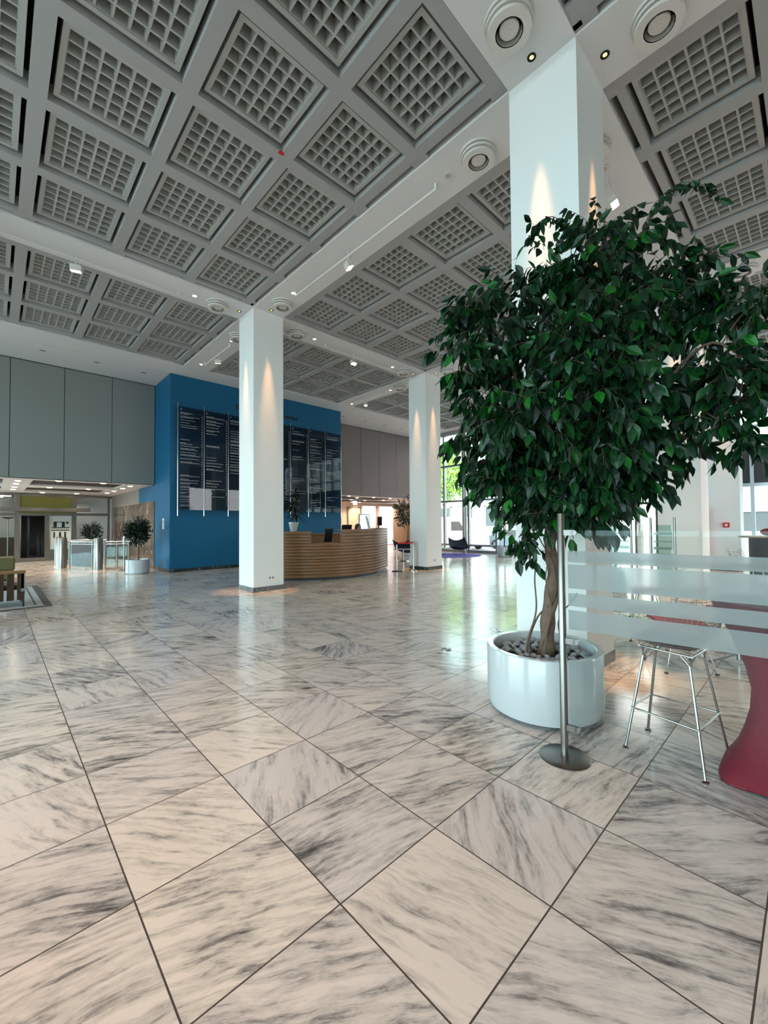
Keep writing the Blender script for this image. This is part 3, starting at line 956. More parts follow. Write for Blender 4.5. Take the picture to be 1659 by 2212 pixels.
def twig(leaves, stems, p, d, L, rg, ll=0.118, droop=1.4, step=0.042):
    p = Vector(p); d = Vector(d).normalized()
    pts = [p.copy()]
    n = max(3, int(L/step))
    for i in range(n):
        d = (d + Vector((0, 0, -droop*step*2.2)) + rdir(rg)*0.10).normalized()
        p = p + d*step
        pts.append(p.copy())
        side = d.cross(Vector((0, 0, 1)))
        if side.length < 0.05: side = rdir(rg)
        side.normalize()
        sgn = 1 if i % 2 else -1
        ld = (d*0.55 + side*sgn*0.5 + Vector((0, 0, -1.0)) + rdir(rg)*0.35).normalized()
        nn = (Vector((0, 0, 1))*0.6 + side*sgn*0.4 + rdir(rg)*0.5)
        k = rg.uniform(0.72, 1.2)
        tt = rg.random()
        tt = 0.97 if tt > 0.965 else tt*0.8
        leaf(leaves, p, ld, ll*k, ll*k*rg.uniform(0.46, 0.58), nn, tt, rg.uniform(0.05, 0.3))
    if rg.random() < 0.8:
        leaf(leaves, p, (d+Vector((0, 0, -0.5))), ll, ll*0.45, rdir(rg), rg.uniform(0.2, 0.9))
    stems.tube(pts, [0.0018]*(len(pts)-1)+[0.001], 3, False)
CL = [(2.80,-0.40,1.78,0.24),(2.98,-0.62,1.80,0.22),(2.60,-0.25,1.90,0.22),(3.02,-0.85,1.92,0.22),(2.70,-0.45,1.62,0.14),(2.93,-0.75,1.62,0.13),(2.52,-0.1,3.2,0.27),(2.3,-0.02,2.82,0.19),(2.64,-0.06,2.73,0.32),(2.47,-0.03,2.28,0.25),(2.73,-0.13,2.02,0.28),(2.42,-0.4,2.39,0.28),(2.96,-0.24,3.01,0.33),(3.04,-0.22,2.12,0.33),(2.55,-0.66,2.32,0.31),(3.07,-0.36,3.46,0.27),(3.17,-0.6,3.64,0.3),(2.72,-0.7,2.87,0.32),(3.31,-0.75,4.03,0.22),(3.13,-0.84,3.63,0.26),(3.54,-0.97,3.95,0.2),(2.86,-0.98,3.07,0.31),(2.69,-0.93,2.52,0.31),(2.77,-0.87,2.15,0.31),(3.49,-1.04,3.5,0.27),(3.52,-1.21,3.48,0.21),(3.67,-1.36,3.61,0.15),(3.29,-1.11,2.98,0.29),(3.08,-1.03,2.52,0.28),(3.11,-1.05,2.13,0.26),(3.38,-1.34,3.08,0.23),(3.39,-1.49,3.1,0.17),(3.26,-1.48,2.62,0.21),(3.29,-1.65,2.58,0.19),(3.4,-1.61,2.42,0.16),(3.46,-1.4,2.51,0.16),(3.31,-1.52,2.25,0.13),(3.37,-1.57,2.1,0.11),(3.22,-1.74,3.0,0.1),(3.35,-1.59,3.14,0.12),(2.85,-0.23,1.74,0.22),(2.78,-0.72,1.82,0.21),(2.83,-0.63,1.57,0.15),(2.88,-0.82,1.68,0.14),(3.09,-1.02,1.89,0.16),(3.09,-0.33,1.82,0.22),(3.07,-0.37,3.86,0.18),(2.77,-0.22,3.48,0.18),(2.46,-0.05,3.39,0.15),(3.38,-1.17,2.44,0.15),(3.63,-0.74,3.08,0.28),(3.38,-0.42,2.73,0.38),(3.39,-0.49,2.25,0.38),(2.65,-0.61,1.96,0.21),(3.0,-0.12,2.29,0.29),(3.63,-1.27,2.09,0.07),(3.66,-1.3,2.24,0.07),(3.19,-1.11,1.85,0.07),(2.73,-0.25,1.42,0.05),(2.8,-0.31,1.30,0.03)]
LB = {
'a': [(2.992,-0.509,1.73),(2.969,-0.425,1.968),(2.942,-0.342,2.332),(2.968,-0.376,2.609),(3.071,-0.416,2.946),(3.205,-0.487,3.332),(3.247,-0.534,3.535)],
'b': [(2.942,-0.342,2.332),(2.809,-0.227,2.691),(2.748,-0.179,3.009),(2.588,-0.102,3.224)],
'c': [(2.992,-0.509,1.749),(3.011,-0.674,1.985),(2.985,-0.792,2.153),(3.06,-0.875,2.479),(3.191,-0.876,2.919),(3.239,-0.8,3.423),(3.387,-0.886,3.841),(3.57,-0.997,4.031)],
'd': [(3.011,-0.674,1.985),(3.115,-0.92,2.26),(3.264,-1.139,2.497),(3.27,-1.291,2.708),(3.318,-1.479,2.836),(3.315,-1.677,2.642)],
'e': [(3.239,-0.8,3.423),(3.313,-0.747,3.875),(3.338,-0.782,4.232)],
'f': [(2.969,-0.425,1.968),(2.786,-0.187,2.135),(2.568,-0.057,2.442)],
'g': [(3.115,-0.92,2.26),(3.271,-1.073,2.367),(3.375,-1.176,2.475)],
'h': [(3.161,-0.855,3.144),(3.433,-1.053,3.393),(3.591,-1.277,3.513),(3.402,-1.502,3.198)]}
TH = {'a': (0.036, 0.012), 'b': (0.02, 0.008), 'c': (0.038, 0.008), 'd': (0.024, 0.007), 'e': (0.012, 0.005), 'f': (0.018, 0.006), 'g': (0.012, 0.005), 'h': (0.012, 0.005)}
SPR = {
's1': [(3.57,-0.997,4.031),(3.611,-1.043,4.209),(3.681,-1.114,4.328),(3.809,-1.24,4.445),(3.939,-1.363,4.424),(4.04,-1.457,4.324)],
's2': [(3.247,-0.534,3.535),(3.162,-0.537,3.991),(3.072,-0.458,4.193),(2.971,-0.36,4.154),(2.928,-0.315,4.034)],
's3': [(3.455,-1.249,2.365),(3.509,-1.296,2.256),(3.537,-1.318,2.092)],
's4': [(3.332,-1.544,2.287),(3.381,-1.586,2.154),(3.407,-1.606,2.006)],
's5': [(3.372,-1.605,3.011),(3.31,-1.686,3.056),(3.262,-1.778,3.032)],
's6': [(2.812,-0.333,1.616),(2.787,-0.3,1.42),(2.80,-0.31,1.22)],
's7': [(3.109,-1.044,1.991),(3.175,-1.101,1.814),(3.189,-1.11,1.691)],
's8': [(2.542,-0.133,3.392),(2.402,-0.0,3.433),(2.307,0.098,3.202)],
's9': [(3.315,-1.677,2.642),(3.385,-1.74,2.514),(3.4,-1.75,2.386)]}
def smoothline(pts, n=5):
    P = [Vector(p) for p in pts]
    P = [P[0]*2-P[1]] + P + [P[-1]*2-P[-2]]
    out = []
    for i in range(1, len(P)-2):
        for k in range(n):
            t = k/n
            out.append(0.5*((2*P[i]) + (P[i+1]-P[i-1])*t + (2*P[i-1]-5*P[i]+4*P[i+1]-P[i+2])*t*t + (3*P[i]-P[i-1]-3*P[i+1]+P[i+2])*t**3))
    out.append(P[-2])
    return out
PX, PY = 2.888, -0.369
ft = thing('potted_ficus', 'tall ficus tree in a low white round planter beside the near column', 'potted tree', (PX, PY, 0))
pl = link('planter', MB().lathe([(0.33, 0.03), (0.40, 0.03), (0.437, 0.05), (0.452, 0.10), (0.452, 0.515), (0.445, 0.528), (0.405, 0.528), (0.395, 0.518), (0.385, 0.40), (0.0, 0.40)], (PX, PY, 0), 72), 'white_gloss', ft, smooth=40)
link('plinth', MB().lathe([(0.34, 0.0), (0.34, 0.032)], (PX, PY, 0), 48), 'dark_frame', pl, smooth=40)
link('soil', MB().lathe([(0.384, 0.402), (0.384, 0.435), (0.0, 0.445)], (PX, PY, 0), 48), 'soil', ft, smooth=60)
rg = random.Random(5)
tk = MB()
tp = smoothline([(2.905,-0.385,0.40),(2.912,-0.395,0.50),(2.916,-0.404,0.767),(2.946,-0.444,1.113),(2.92,-0.429,1.384),(2.965,-0.479,1.614),(2.992,-0.509,1.76)], 6)
nr = len(tp)
tk.tube(tp, [0.062-0.018*min(1, i/(nr*0.8))+0.006*math.sin(i*1.3) for i in range(nr)], 14)
# a second stem wound round the first
w2 = []
for i in range(34):
    t = i/33; k = t*(nr-1)*0.93; p = tp[int(k)].lerp(tp[min(nr-1, int(k)+1)], k-int(k))
    a = 0.8+t*9.0
    w2.append(p+Vector((math.cos(a), math.sin(a), 0))*(0.056-0.012*t))
tk.tube(w2, [0.024-0.008*i/33 for i in range(34)], 8)
for k, pts in LB.items():
    sl = smoothline(pts, 4); a, b = TH[k]
    tk.tube(sl, [a+(b-a)*i/(len(sl)-1) for i in range(len(sl))], 8)
link('trunk', tk, 'bark', ft, smooth=60)
vn = MB()
for pts in ([(2.871,-0.283,0.44),(2.85,-0.27,0.56),(2.893,-0.33,0.756),(2.862,-0.486,0.935),(2.855,-0.479,1.199),(2.842,-0.356,1.462),(2.854,-0.373,1.616)],
            [(2.768,-0.296,0.43),(2.775,-0.29,0.56),(2.843,-0.336,0.806),(2.879,-0.31,1.069),(2.85,-0.345,1.264),(2.813,-0.33,1.5)],
            [(3.005,-0.481,0.43),(3.02,-0.46,0.58),(3.03,-0.44,0.70),(3.09,-0.47,0.80),(3.13,-0.506,0.858),(3.16,-0.549,0.94)],
            [(2.79,-0.42,0.43),(2.80,-0.44,0.62),(2.83,-0.47,0.85),(2.81,-0.44,1.1),(2.86,-0.47,1.35)],
            [(2.97,-0.30,0.43),(2.99,-0.33,0.62),(2.97,-0.36,0.8),(3.0,-0.38,1.0)]):
    sl = smoothline(pts, 6)
    vn.tube(sl, [0.009-0.005*i/len(sl) for i in range(len(sl))], 6)
link('aerial_root', vn, 'bark', ft, smooth=60)
limb_pts = [q for pts in LB.values() for q in smoothline(pts, 4)]
lv, st = MB(), MB()
for (x, y, z, r) in CL:
    c = Vector((x, y, z))
    near = min(limb_pts, key=lambda q: (q-c).length)
    if (near-c).length > 0.05:
        mid = (near+c)/2+Vector((0, 0, 0.04))
        st.tube(smoothline([near, mid, c], 4), 0.0055, 5, False)
    n = int(8+330*r*r)
    for i in range(n):
        q = rdir(rg)*r*rg.uniform(0.05, 0.85)
        q.z *= 0.85
        d = q.normalized()*0.9+Vector((0, 0, 0.35))+rdir(rg)*0.5
        twig(lv, st, c+q*0.75, d, min(0.34, 0.12+r*0.75)*rg.uniform(0.6, 1.05), rg)
for k, pts in SPR.items():
    sl = smoothline(pts, 5)
    st.tube(sl, 0.0035, 5, False)
    for i, p in enumerate(sl):
        if k in ('s1', 's2') and i < len(sl)*0.3 and i % 3: continue
        for rep in range(2 if k != 's6' else 1):
            ld = Vector((0, 0, -1)) + rdir(rg)*0.75
            kk = rg.uniform(0.8, 1.2)
            leaf(lv, p+rdir(rg)*0.015, ld, 0.105*kk, 0.05*kk, rdir(rg)+Vector((0, 0, .3)), rg.random()*0.8, 0.2)
link('foliage', lv, 'ficus_leaf', ft)
link('twigs', st, 'bark', ft)
# pebbles
pr = random.Random(3)
pb = [link('pebble', MB().ball((0, 0, 0), 1.0, 14, (1, 0.72, 0.55)), 'pebble', smooth=80, loc=(0, 0, 0)) for _ in range(1)][0]
spots = []
tries = 0
while len(spots) < 96 and tries < 9000:
    tries += 1
    a = pr.uniform(0, 2*PI); rr = 0.345*math.sqrt(pr.random())
    x, y = PX+rr*math.cos(a), PY+rr*math.sin(a)
    s_ = pr.uniform(0.026, 0.043)
    if (Vector((x-2.91, y+0.39, 0))).length < 0.10+s_: continue
    if any((x-q[0])**2+(y-q[1])**2 < (0.78*(s_+q[2]))**2 for q in spots): continue
    spots.append((x, y, s_))
for i, (x, y, s_) in enumerate(spots):
    o = pb if i == 0 else pb.copy()
    if i: C.objects.link(o)
    o.location = (x, y, 0.452+pr.uniform(0.0, 0.022))
    o.scale = (s_, s_*pr.uniform(0.9, 1.1), s_*pr.uniform(0.9, 1.2))
    o.rotation_euler = (pr.uniform(-0.4, 0.4), pr.uniform(-0.4, 0.4), pr.uniform(0, 6))
    tag(o, 'smooth grey river pebble lying in the white ficus planter', 'pebble', 'river pebbles in the ficus planter')

# ================================================================== GLASS SCREEN
gx, gy = 2.30, -0.79
gs = thing('glass_screen', 'tall glass screen with frosted stripes on a steel post in front of the ficus', 'screen', (gx, gy, 0))
link('base_plate', MB().lathe([(0.158, 0.0), (0.158, 0.004), (0.15, 0.009), (0.03, 0.014)], (gx, gy, 0), 56), 'steel', gs, smooth=40)
link('post', MB().lathe([(0.024, 0.006), (0.024, 1.60), (0.022, 1.603)], (gx, gy, 0), 28), 'steel', gs, smooth=40)
gd = Vector((0.115, -0.99, 0)).normalized()      # direction of the pane
gn = Vector((gd.y, -gd.x, 0))
g0 = Vector((gx, gy, 0))+gd*0.04
GL = 1.75
link('glass_pane', MB().obox(g0+gd*GL/2+Vector((0, 0, 0.82)), gd*GL/2, gn*0.004, Vector((0, 0, 0.67))), 'clear_glass', gs)
for za, zb in ((1.281, 1.355), (1.110, 1.266), (0.994, 1.077), (0.842, 0.967)):
    link('frosted_stripe', MB().obox(g0+gd*(GL/2)+gn*(-0.0052)+Vector((0, 0, (za+zb)/2)), gd*GL/2, gn*0.0008, Vector((0, 0, (zb-za)/2))), 'frosted_film', gs)
for z in (1.475, 0.765, 0.20):
    c = MB()
    a0 = Vector((gx, gy, z))+gd*0.018
    c.obox(a0+gd*0.032, gd*0.032, gn*0.013, Vector((0, 0, 0.018)))
    pts = []
    for s in (-1, 1):
        pts.append(a0+gd*0.064+gn*0.013*s)
    c.tube(pts, 0.018, 18)
    link('clamp', c, 'steel', gs, smooth=40)

# ================================================================== BAR STOOL
def wire_grid(mb, fn, nu, nv, r=0.0022):
    for i in range(nu+1):
        mb.tube([fn(i/nu, j/10) for j in range(11)], r, 4, False)
    for j in range(nv+1):
        mb.tube([fn(i/10, j/nv) for i in range(11)], r, 4, False)
feet = [Vector(p) for p in ((2.709, -1.033, 0), (3.089, -1.071, 0), (3.077, -1.537, 0), (2.615, -1.483, 0))]
cen = sum(feet, Vector((0, 0, 0)))/4
bs = thing('bar_stool', 'chrome wire bar stool with a red seat pad behind the glass screen', 'bar stool', cen)
tops = [cen+(f-cen)*0.60+Vector((0, 0, 0.635)) for f in feet]
for f, t in zip(feet, tops):
    lg = link('leg', MB().tube([f+Vector((0, 0, 0.012)), t], 0.0085, 10), 'chrome', bs, smooth=50)
    link('glide', MB().lathe([(0.019, 0), (0.021, 0.008), (0.012, 0.016)], f, 16), 'chrome', lg, smooth=50)
ring = [f.lerp(t, 0.44)+(f-cen).normalized()*0.012 for f, t in zip(feet, tops)]
link('foot_ring', MB().tube([ring[0], ring[1]], 0.0065, 8).tube([ring[1], ring[2]], 0.0065, 8).tube([ring[2], ring[3]], 0.0065, 8).tube([ring[3], ring[0]], 0.0065, 8), 'chrome', bs, smooth=50)
sfz = Vector((0, 0, 0.065))
sf = [t+sfz+(t-cen-Vector((0, 0, 0.635)))*0.12 for t in tops]
m = MB()
for i in range(4):
    m.tube([sf[i], sf[(i+1) % 4]], 0.0075, 8)
    m.tube([tops[i], sf[i].lerp(sf[(i+1) % 4], 0.22)], 0.007, 8)
    m.tube([tops[i], sf[i].lerp(sf[(i-1) % 4], 0.22)], 0.007, 8)
link('seat_frame', m, 'chrome', bs, smooth=50)
ex = (sf[1]-sf[0]).normalized(); ey = ex.cross(Vector((0, 0, -1)))
sc0 = cen+Vector((0, 0, 0.725))
def seatfn(u, v):
    a = (u-0.5)*0.42
    t = v*0.62-0.21
    if t < 0.19: y, z = t, 0.02*((a/0.21)**2)+0.03*((t/0.2)**2)*(1 if t < 0 else 0.5)
    else: y, z = 0.19+(t-0.19)*0.25, 0.02*((a/0.21)**2)+0.015+(t-0.19)*0.95
    return sc0+ex*a+ey*(-y)+Vector((0, 0, z))
m = MB(); wire_grid(m, seatfn, 12, 16)
link('wire_shell', m, 'chrome', bs, smooth=50)
m = MB()
N = 10
vs = []
for k in (0.012, 0.032):
    for j in range(N+1):
        for i in range(N+1):
            u, v = 0.06+0.88*i/N, 0.04+0.56*j/N
            p = seatfn(u, v); e = 1-max(abs(i/N-.5), abs(j/N-.5))**6*40
            vs.append(p+Vector((0, 0, k if k < .02 else 0.014+0.02*max(0, e))))
fs = []
for j in range(N):
    for i in range(N):
        a = j*(N+1)+i; b = a+(N+1)**2
        fs += [(a, a+N+1, a+N+2, a+1), (b, b+1, b+N+2, b+N+1)]
m.add(vs, fs)
link('seat_pad', m, 'red_pad', bs, smooth=60)

# ================================================================== COVERED BAR TABLE
tx, ty = 2.93, -1.79
prof = [(0.0, 0.265, 5), (0.02, 0.272, 5), (0.05, 0.262, 4.5), (0.10, 0.232, 4), (0.18, 0.192, 3.2), (0.28, 0.158, 2.6), (0.40, 0.128, 2.2), (0.52, 0.12, 2), (0.65, 0.145, 2), (0.78, 0.19, 2), (0.90, 0.24, 2), (1.0, 0.29, 2), (1.045, 0.305, 2), (1.055, 0.302, 2)]
n = 72
vs, fs = [], []
for z, r, e in prof:
    for k in range(n):
        a = 2*PI*k/n
        q = r/((abs(math.cos(a))**e+abs(math.sin(a))**e)**(1/e))
        lift = 0.045*(1-abs(math.sin(2*a))**0.8) if z < 0.001 else 0
        vs.append((tx+q*math.cos(a), ty+q*math.sin(a), z+0.004+lift))
for i in range(len(prof)-1):
    for k in range(n):
        a, b = i*n+k, i*n+(k+1) % n
        fs.append((a, b, b+n, a+n))
fs.append(tuple((len(prof)-1)*n+k for k in range(n)))
ct = thing('covered_bar_table', 'bar table in a dark red stretch cover at the right edge', 'bar table', (tx, ty, 0))
link('stretch_cover', MB().add(vs, fs), 'red_fabric', ct, smooth=50)
link('foot', MB().obox((tx, ty, 0.012), (0.23, 0.23, 0), (-0.02, 0.02, 0), (0, 0, 0.010)).obox((tx, ty, 0.012), (0.23, -0.23, 0), (0.02, 0.02, 0), (0, 0, 0.0095)), 'black', ct)
tag(link('menu_card', MB().box(2.86, -1.86, 1.0555, 3.0, -1.66, 1.059), 'paper', loc=(2.93, -1.76, 1.0555)), 'white card lying on top of the covered bar table', 'card')

# ================================================================== CAFE AREA
def cafe_chair(loc, rz, label):
    o = thing('wire_chair', label, 'chair', (0, 0, 0), 'wire chairs with red pads in the cafe area')
    def fn(u, v):
        a = (u-0.5)*0.50
        t = v*0.85
        if t < 0.42: y, z = 0.21-t, 0.44+0.03*(a/0.25)**2+0.02*math.cos(t*7)
        else: y, z = -0.21-(t-0.42)*0.35, 0.42+(t-0.42)*0.98+0.03*(a/0.25)**2
        return Vector((a*(1.0 if t < 0.6 else 0.92), y, z))
    m = MB(); wire_grid(m, fn, 10, 16, 0.003)
    link('wire_shell', m, 'chrome', o, smooth=50)
    m = MB()
    vs, fs, N = [], [], 8
    for k in (0.006, 0.03):
        for j in range(N+1):
            for i in range(N+1):
                vs.append(fn(0.06+0.88*i/N, 0.02+0.46*j/N)+Vector((0, 0, k)))
    for j in range(N):
        for i in range(N):
            a = j*(N+1)+i; b = a+(N+1)**2
            fs += [(a, a+N+1, a+N+2, a+1), (b, b+1, b+N+2, b+N+1)]
    def rim(a, b):
        fs.append((a, b, b+(N+1)**2, a+(N+1)**2))
    for i in range(N):
        rim(i, i+1); rim(N*(N+1)+i, N*(N+1)+i+1); rim(i*(N+1), (i+1)*(N+1)); rim(i*(N+1)+N, (i+1)*(N+1)+N)
    m.add(vs, fs)
    link('seat_pad', m, 'red_pad', o, smooth=60)
    for sx_ in (-1, 1):
        for sy_ in (-1, 1):
            lg = link('leg', MB().tube([(sx_*0.24, sy_*0.22, 0.012), (sx_*0.13, sy_*0.12, 0.43)], 0.0065, 8).tube([(sx_*0.24, sy_*0.22, 0.012), (sx_*0.05, -sy_*0.02, 0.30)], 0.004, 6), 'chrome', o, smooth=50)
            link('glide', MB().lathe([(0.018, 0), (0.018, 0.012)], (sx_*0.24, sy_*0.22, 0), 12), 'black', lg)
    o.location = loc; o.rotation_euler = (0, 0, rz)
    o['label'] = label
    return o
ch0 = cafe_chair((4.85, -0.92, 0), R(-50), 'wire chair with red pad nearest behind the bar stool')
for x, y, rz, lb in ((5.25, -0.42, 165, 'wire chair just right of the near column base'),
        (5.0, -1.95, 10, 'wire chair behind the covered bar table'),
        (6.05, -1.25, 80, 'wire chair on the far side of the first cafe table'),
        (6.9, -0.12, 200, 'wire chair at the left of the second cafe table'),
        (7.5, -2.15, -20, 'wire chair in front of the second cafe table'),
        (7.55, -0.62, 150, 'wire chair farthest towards the street windows')):
    dup(ch0, (x, y, 0), R(rz), lb)
def cafe_table(x, y, label, r=0.36, h=0.73, top='white_gloss'):
    o = thing('cafe_table', label, 'table', (x, y, 0))
    link('tabletop', MB().lathe([(r-0.01, h-0.022), (r, h-0.016), (r, h-0.004), (r-0.006, h)], (x, y, 0), 48), top, o, smooth=40)
    link('column', MB().lathe([(0.025, 0.03), (0.025, h-0.02)], (x, y, 0), 16), 'chrome', o, smooth=40)
    for k in range(4):
        a = PI/4+k*PI/2
        link('leg', MB().tube([(x, y, 0.10), (x+0.18*math.cos(a), y+0.18*math.sin(a), 0.05), (x+0.33*math.cos(a), y+0.33*math.sin(a), 0.014)], 0.012, 8), 'chrome', o, smooth=50)
    return o
cafe_table(5.45, -1.35, 'round cafe table behind the bar stool')
cafe_table(7.5, -1.4, 'round cafe table deeper in the cafe area', 0.4)
# distant glass screens
def far_screen(x0, y0, x1, y1, label, h=1.62, posts=(True, True)):
    o = thing('glass_screen', label, 'screen', (x0, y0, 0))
    a, b = Vector((x0, y0, 0)), Vector((x1, y1, 0))
    d = (b-a).normalized()
    nn = Vector((d.y, -d.x, 0))
    for p, on in zip((a, b), posts):
        if not on: continue
        link('post', MB().lathe([(0.024, 0.01), (0.024, h)], p, 16), 'steel', o, smooth=40)
        link('base_plate', MB().lathe([(0.15, 0.0), (0.15, 0.006), (0.03, 0.012)], p, 32), 'steel', o, smooth=40)
    L = (b-a).length
    c = (a+b)/2
    link('glass_pane', MB().obox(c+Vector((0, 0, 0.82)), d*(L/2-0.04), nn*0.004, Vector((0, 0, 0.66))), 'green_glass', o)
    for za, zb in ((1.30, 1.34), (1.16, 1.18), (1.02, 1.07), (0.86, 0.95)):
        link('frosted_stripe', MB().obox(c+nn*-0.0052+Vector((0, 0, (za+zb)/2)), d*(L/2-0.04), nn*0.0008, Vector((0, 0, (zb-za)/2))), 'frosted_film', o)
    return o
far_screen(8.5, 0.20, 8.55, -0.17+0.0-0.0, 'narrow distant glass screen in front of the column behind the ficus')
far_screen(8.5, 1.10, 8.5, 0.53, 'distant glass screen seen left of the narrow one')
cc = thing('cafe_counter', 'dark cafe counter with a round top at the far right', 'counter', (13.6, -1.05, 0))
link('body', MB().lathe([(0.42, 0.0), (0.42, 1.10)], (13.6, -1.15, 0), 40), 'black', cc, smooth=40)
link('top', MB().lathe([(0.60, 1.12), (0.62, 1.13), (0.62, 1.15), (0.60, 1.16)], (13.6, -1.15, 0), 48), 'oak_ply', cc, smooth=40)
tag(link('cushion', MB().ball((13.6, -1.15, 1.26), 0.2, 16, (1, 1, 0.5)), 'red_pad', smooth=80, loc=(13.6, -1.15, 1.16)), 'dark red cushion on top of the far cafe counter', 'cushion')
cb = thing('service_cupboard', 'low black cupboard between the two distant columns', 'cupboard', (13.4, 0.35, 0))
link('body', MB().box(13.2, 0.1, 0.02, 13.7, 0.75, 1.0), 'black', cb, bevel=0.01)
link('door', MB().box(13.18, 0.12, 0.06, 13.199, 0.73, 0.96), 'dark_frame', cb)
rb = thing('roll_up_banner', 'narrow red and grey banner standing behind the cupboard', 'banner', (15.4, 0.62, 0))
link('banner_sheet', MB().box(15.4, 0.42, 0.08, 15.41, 0.92, 2.0), 'belt_red', rb)
link('foot', MB().box(15.3, 0.4, 0.0, 15.5, 0.94, 0.08), 'alu', rb)
for x, y, r_ in ((10.9, -1.6, 20), (12.1, -0.9, 150)):
    dup(ch0, (x, y, 0), R(r_), 'wire chair beside the dark cafe counter, %s one' % ('nearer' if x < 11 else 'farther'))

# ================================================================== RECEPTION DESK
DP = smoothline([(4.85, 9.6), (4.95, 8.75), (5.35, 8.12), (6.1, 7.55), (6.9, 7.30), (7.7, 7.32), (8.5, 7.62), (9.25, 8.15), (9.85, 8.8), (10.15, 9.5)], 8)
DP = [Vector((p.x, p.y, 0)) for p in DP]
def offs(P, d):
    out = []
    for i, p in enumerate(P):
        t = (P[min(i+1, len(P)-1)]-P[max(i-1, 0)]).normalized()
        out.append(p+Vector((-t.y, t.x, 0))*d)        # inwards (towards the wall)
    return out
def ribbed(P, z0, z1, thick, mb, pitch=0.085):
    """stack of rounded slats following the plan line"""
    n = max(1, round((z1-z0)/pitch)); h = (z1-z0)/n
    for k in range(n):
        zb = z0+k*h
        sec = [(0.0, zb+h*0.36), (0.0, zb+h*0.90), (0.012, zb+h), (thick, zb+h), (thick, zb), (0.055, zb), (0.055, zb+h*0.24)]
        rows_ = [offs(P, d) for d, _ in sec]
        base = len(mb.v); m_ = len(sec)
        for i in range(len(P)):
            for j in range(m_):
                p = rows_[j][i]; mb.v.append((p.x, p.y, sec[j][1]))
        for i in range(len(P)-1):
            for j in range(m_):
                a = base+i*m_+j; b = base+i*m_+(j+1) % m_
                mb.f.append((a, b, b+m_, a+m_))
        mb.f.append(tuple(base+j for j in range(m_))); mb.f.append(tuple(base+(len(P)-1)*m_+j for j in range(m_))[::-1])
def slab(P, d0, d1, z0, z1, mb):
    A, B = offs(P, d0), offs(P, d1)
    n = len(P)
    vs = [(p.x, p.y, z) for z in (z0, z1) for p in A+B]
    fs = []
    for i in range(n-1):
        fs += [(i, i+1, n+i+1, n+i), (2*n+i, 3*n+i, 3*n+i+1, 2*n+i+1), (i, 2*n+i, 2*n+i+1, i+1), (n+i, n+i+1, 3*n+i+1, 3*n+i)]
    fs += [(0, n, 3*n, 2*n), (n-1, 3*n-1, 4*n-1, 2*n-1)]
    mb.add(vs, fs)
dk = thing('reception_desk', 'curved reception desk of horizontal oak slats between the columns', 'reception desk', (7.4, 8.4, 0))
m = MB(); ribbed(DP, 0.06, 1.0, 0.10, m)
link('lower_front', m, 'oak_slat', dk, smooth=35)
link('plinth', (lambda q: (slab(DP, 0.05, 0.12, 0.0, 0.06, q), q)[1])(MB()), 'dark_frame', dk)
iA, iB = 0, 0
def idx(x): return min(range(len(DP)), key=lambda i: abs(DP[i].x-x) + (5 if i < 14 and x > 5.5 else 0))
kL, kR = idx(5.93), idx(6.74)
m = MB(); ribbed(DP[:kL+1], 1.0, 1.33, 0.10, m)
link('left_upper_front', m, 'oak_slat', dk, smooth=35)
m = MB(); ribbed(DP[kR:], 1.0, 1.37, 0.10, m)
link('right_upper_front', m, 'oak_slat', dk, smooth=35)
m = MB(); slab(DP[:kL+1], -0.01, 0.42, 1.33, 1.345, m); link('counter_top', m, 'oak_ply', dk)
m = MB(); slab(DP[kR:], -0.01, 0.42, 1.37, 1.385, m); link('counter_top', m, 'oak_ply', dk)
m = MB(); slab(DP[kL:kR+1], -0.01, 0.7, 1.0, 1.015, m); link('counter_top', m, 'oak_ply', dk)
m = MB(); slab(DP, 0.25, 0.95, 0.74, 0.77, m); link('work_surface', m, 'dark_frame', dk)
m = MB(); slab(DP[kL-4:kR+7], -0.09, 0.01, 0.60, 0.63, m); link('bag_shelf', m, 'oak_ply', dk)
bw = thing('back_counter', 'oak counter running along behind the reception desk', 'counter', (8.0, 10.6, 0))
link('body', MB().box(6.1, 10.3, 0.0, 9.6, 10.8, 1.16), 'oak_ply', bw)
link('counter_top', MB().box(6.05, 10.25, 1.16, 9.65, 10.85, 1.20), 'oak_ply', bw, bevel=0.004)
# potted dracaena standing on the left counter
def pot(o, x, y, z, r0, r1, h, material='white_gloss', lip=True):
    pr_ = [(r0, 0.0), (r1*0.97, h*0.82)] + ([(r1*1.06, h*0.83), (r1*1.06, h)] if lip else [(r1, h)]) + [(r1*0.93, h), (r1*0.88, h*0.85), (0.0, h*0.85)]
    link('pot', MB().lathe(pr_, (x, y, z), 36), material, o, smooth=40)
dx, dy, dz = 5.62, 8.12, 1.345
dp = thing('potted_dracaena', 'spiky dracaena in a white pot on the left end of the reception desk', 'potted plant', (dx, dy, dz))
pot(dp, dx, dy, dz, 0.085, 0.135, 0.26)
rg2 = random.Random(9)
sm = MB(); lm = MB()
for (ax, ay, hh, rr) in ((-0.02, 0.0, 0.62, 0.36), (0.05, 0.03, 0.38, 0.34), (0.0, -0.04, 0.90, 0.28)):
    sm.tube([(dx+ax*0.3, dy+ay*0.3, dz+0.2), (dx+ax, dy+ay, dz+0.22+hh*0.5), (dx+ax*2, dy+ay*2, dz+0.2+hh)], 0.009, 6)
    for i in range(44):
        a = rg2.uniform(0, 2*PI); e = rg2.uniform(-0.35, 1.0)
        d = Vector((math.cos(a)*math.cos(e), math.sin(a)*math.cos(e), math.sin(e)))
        leaf(lm, Vector((dx+ax*2, dy+ay*2, dz+0.12+hh+rg2.uniform(-0.1, 0.08))), d, rr*rg2.uniform(0.7, 1.15), 0.05, Vector((0, 0, 1)), rg2.random(), 0.45)
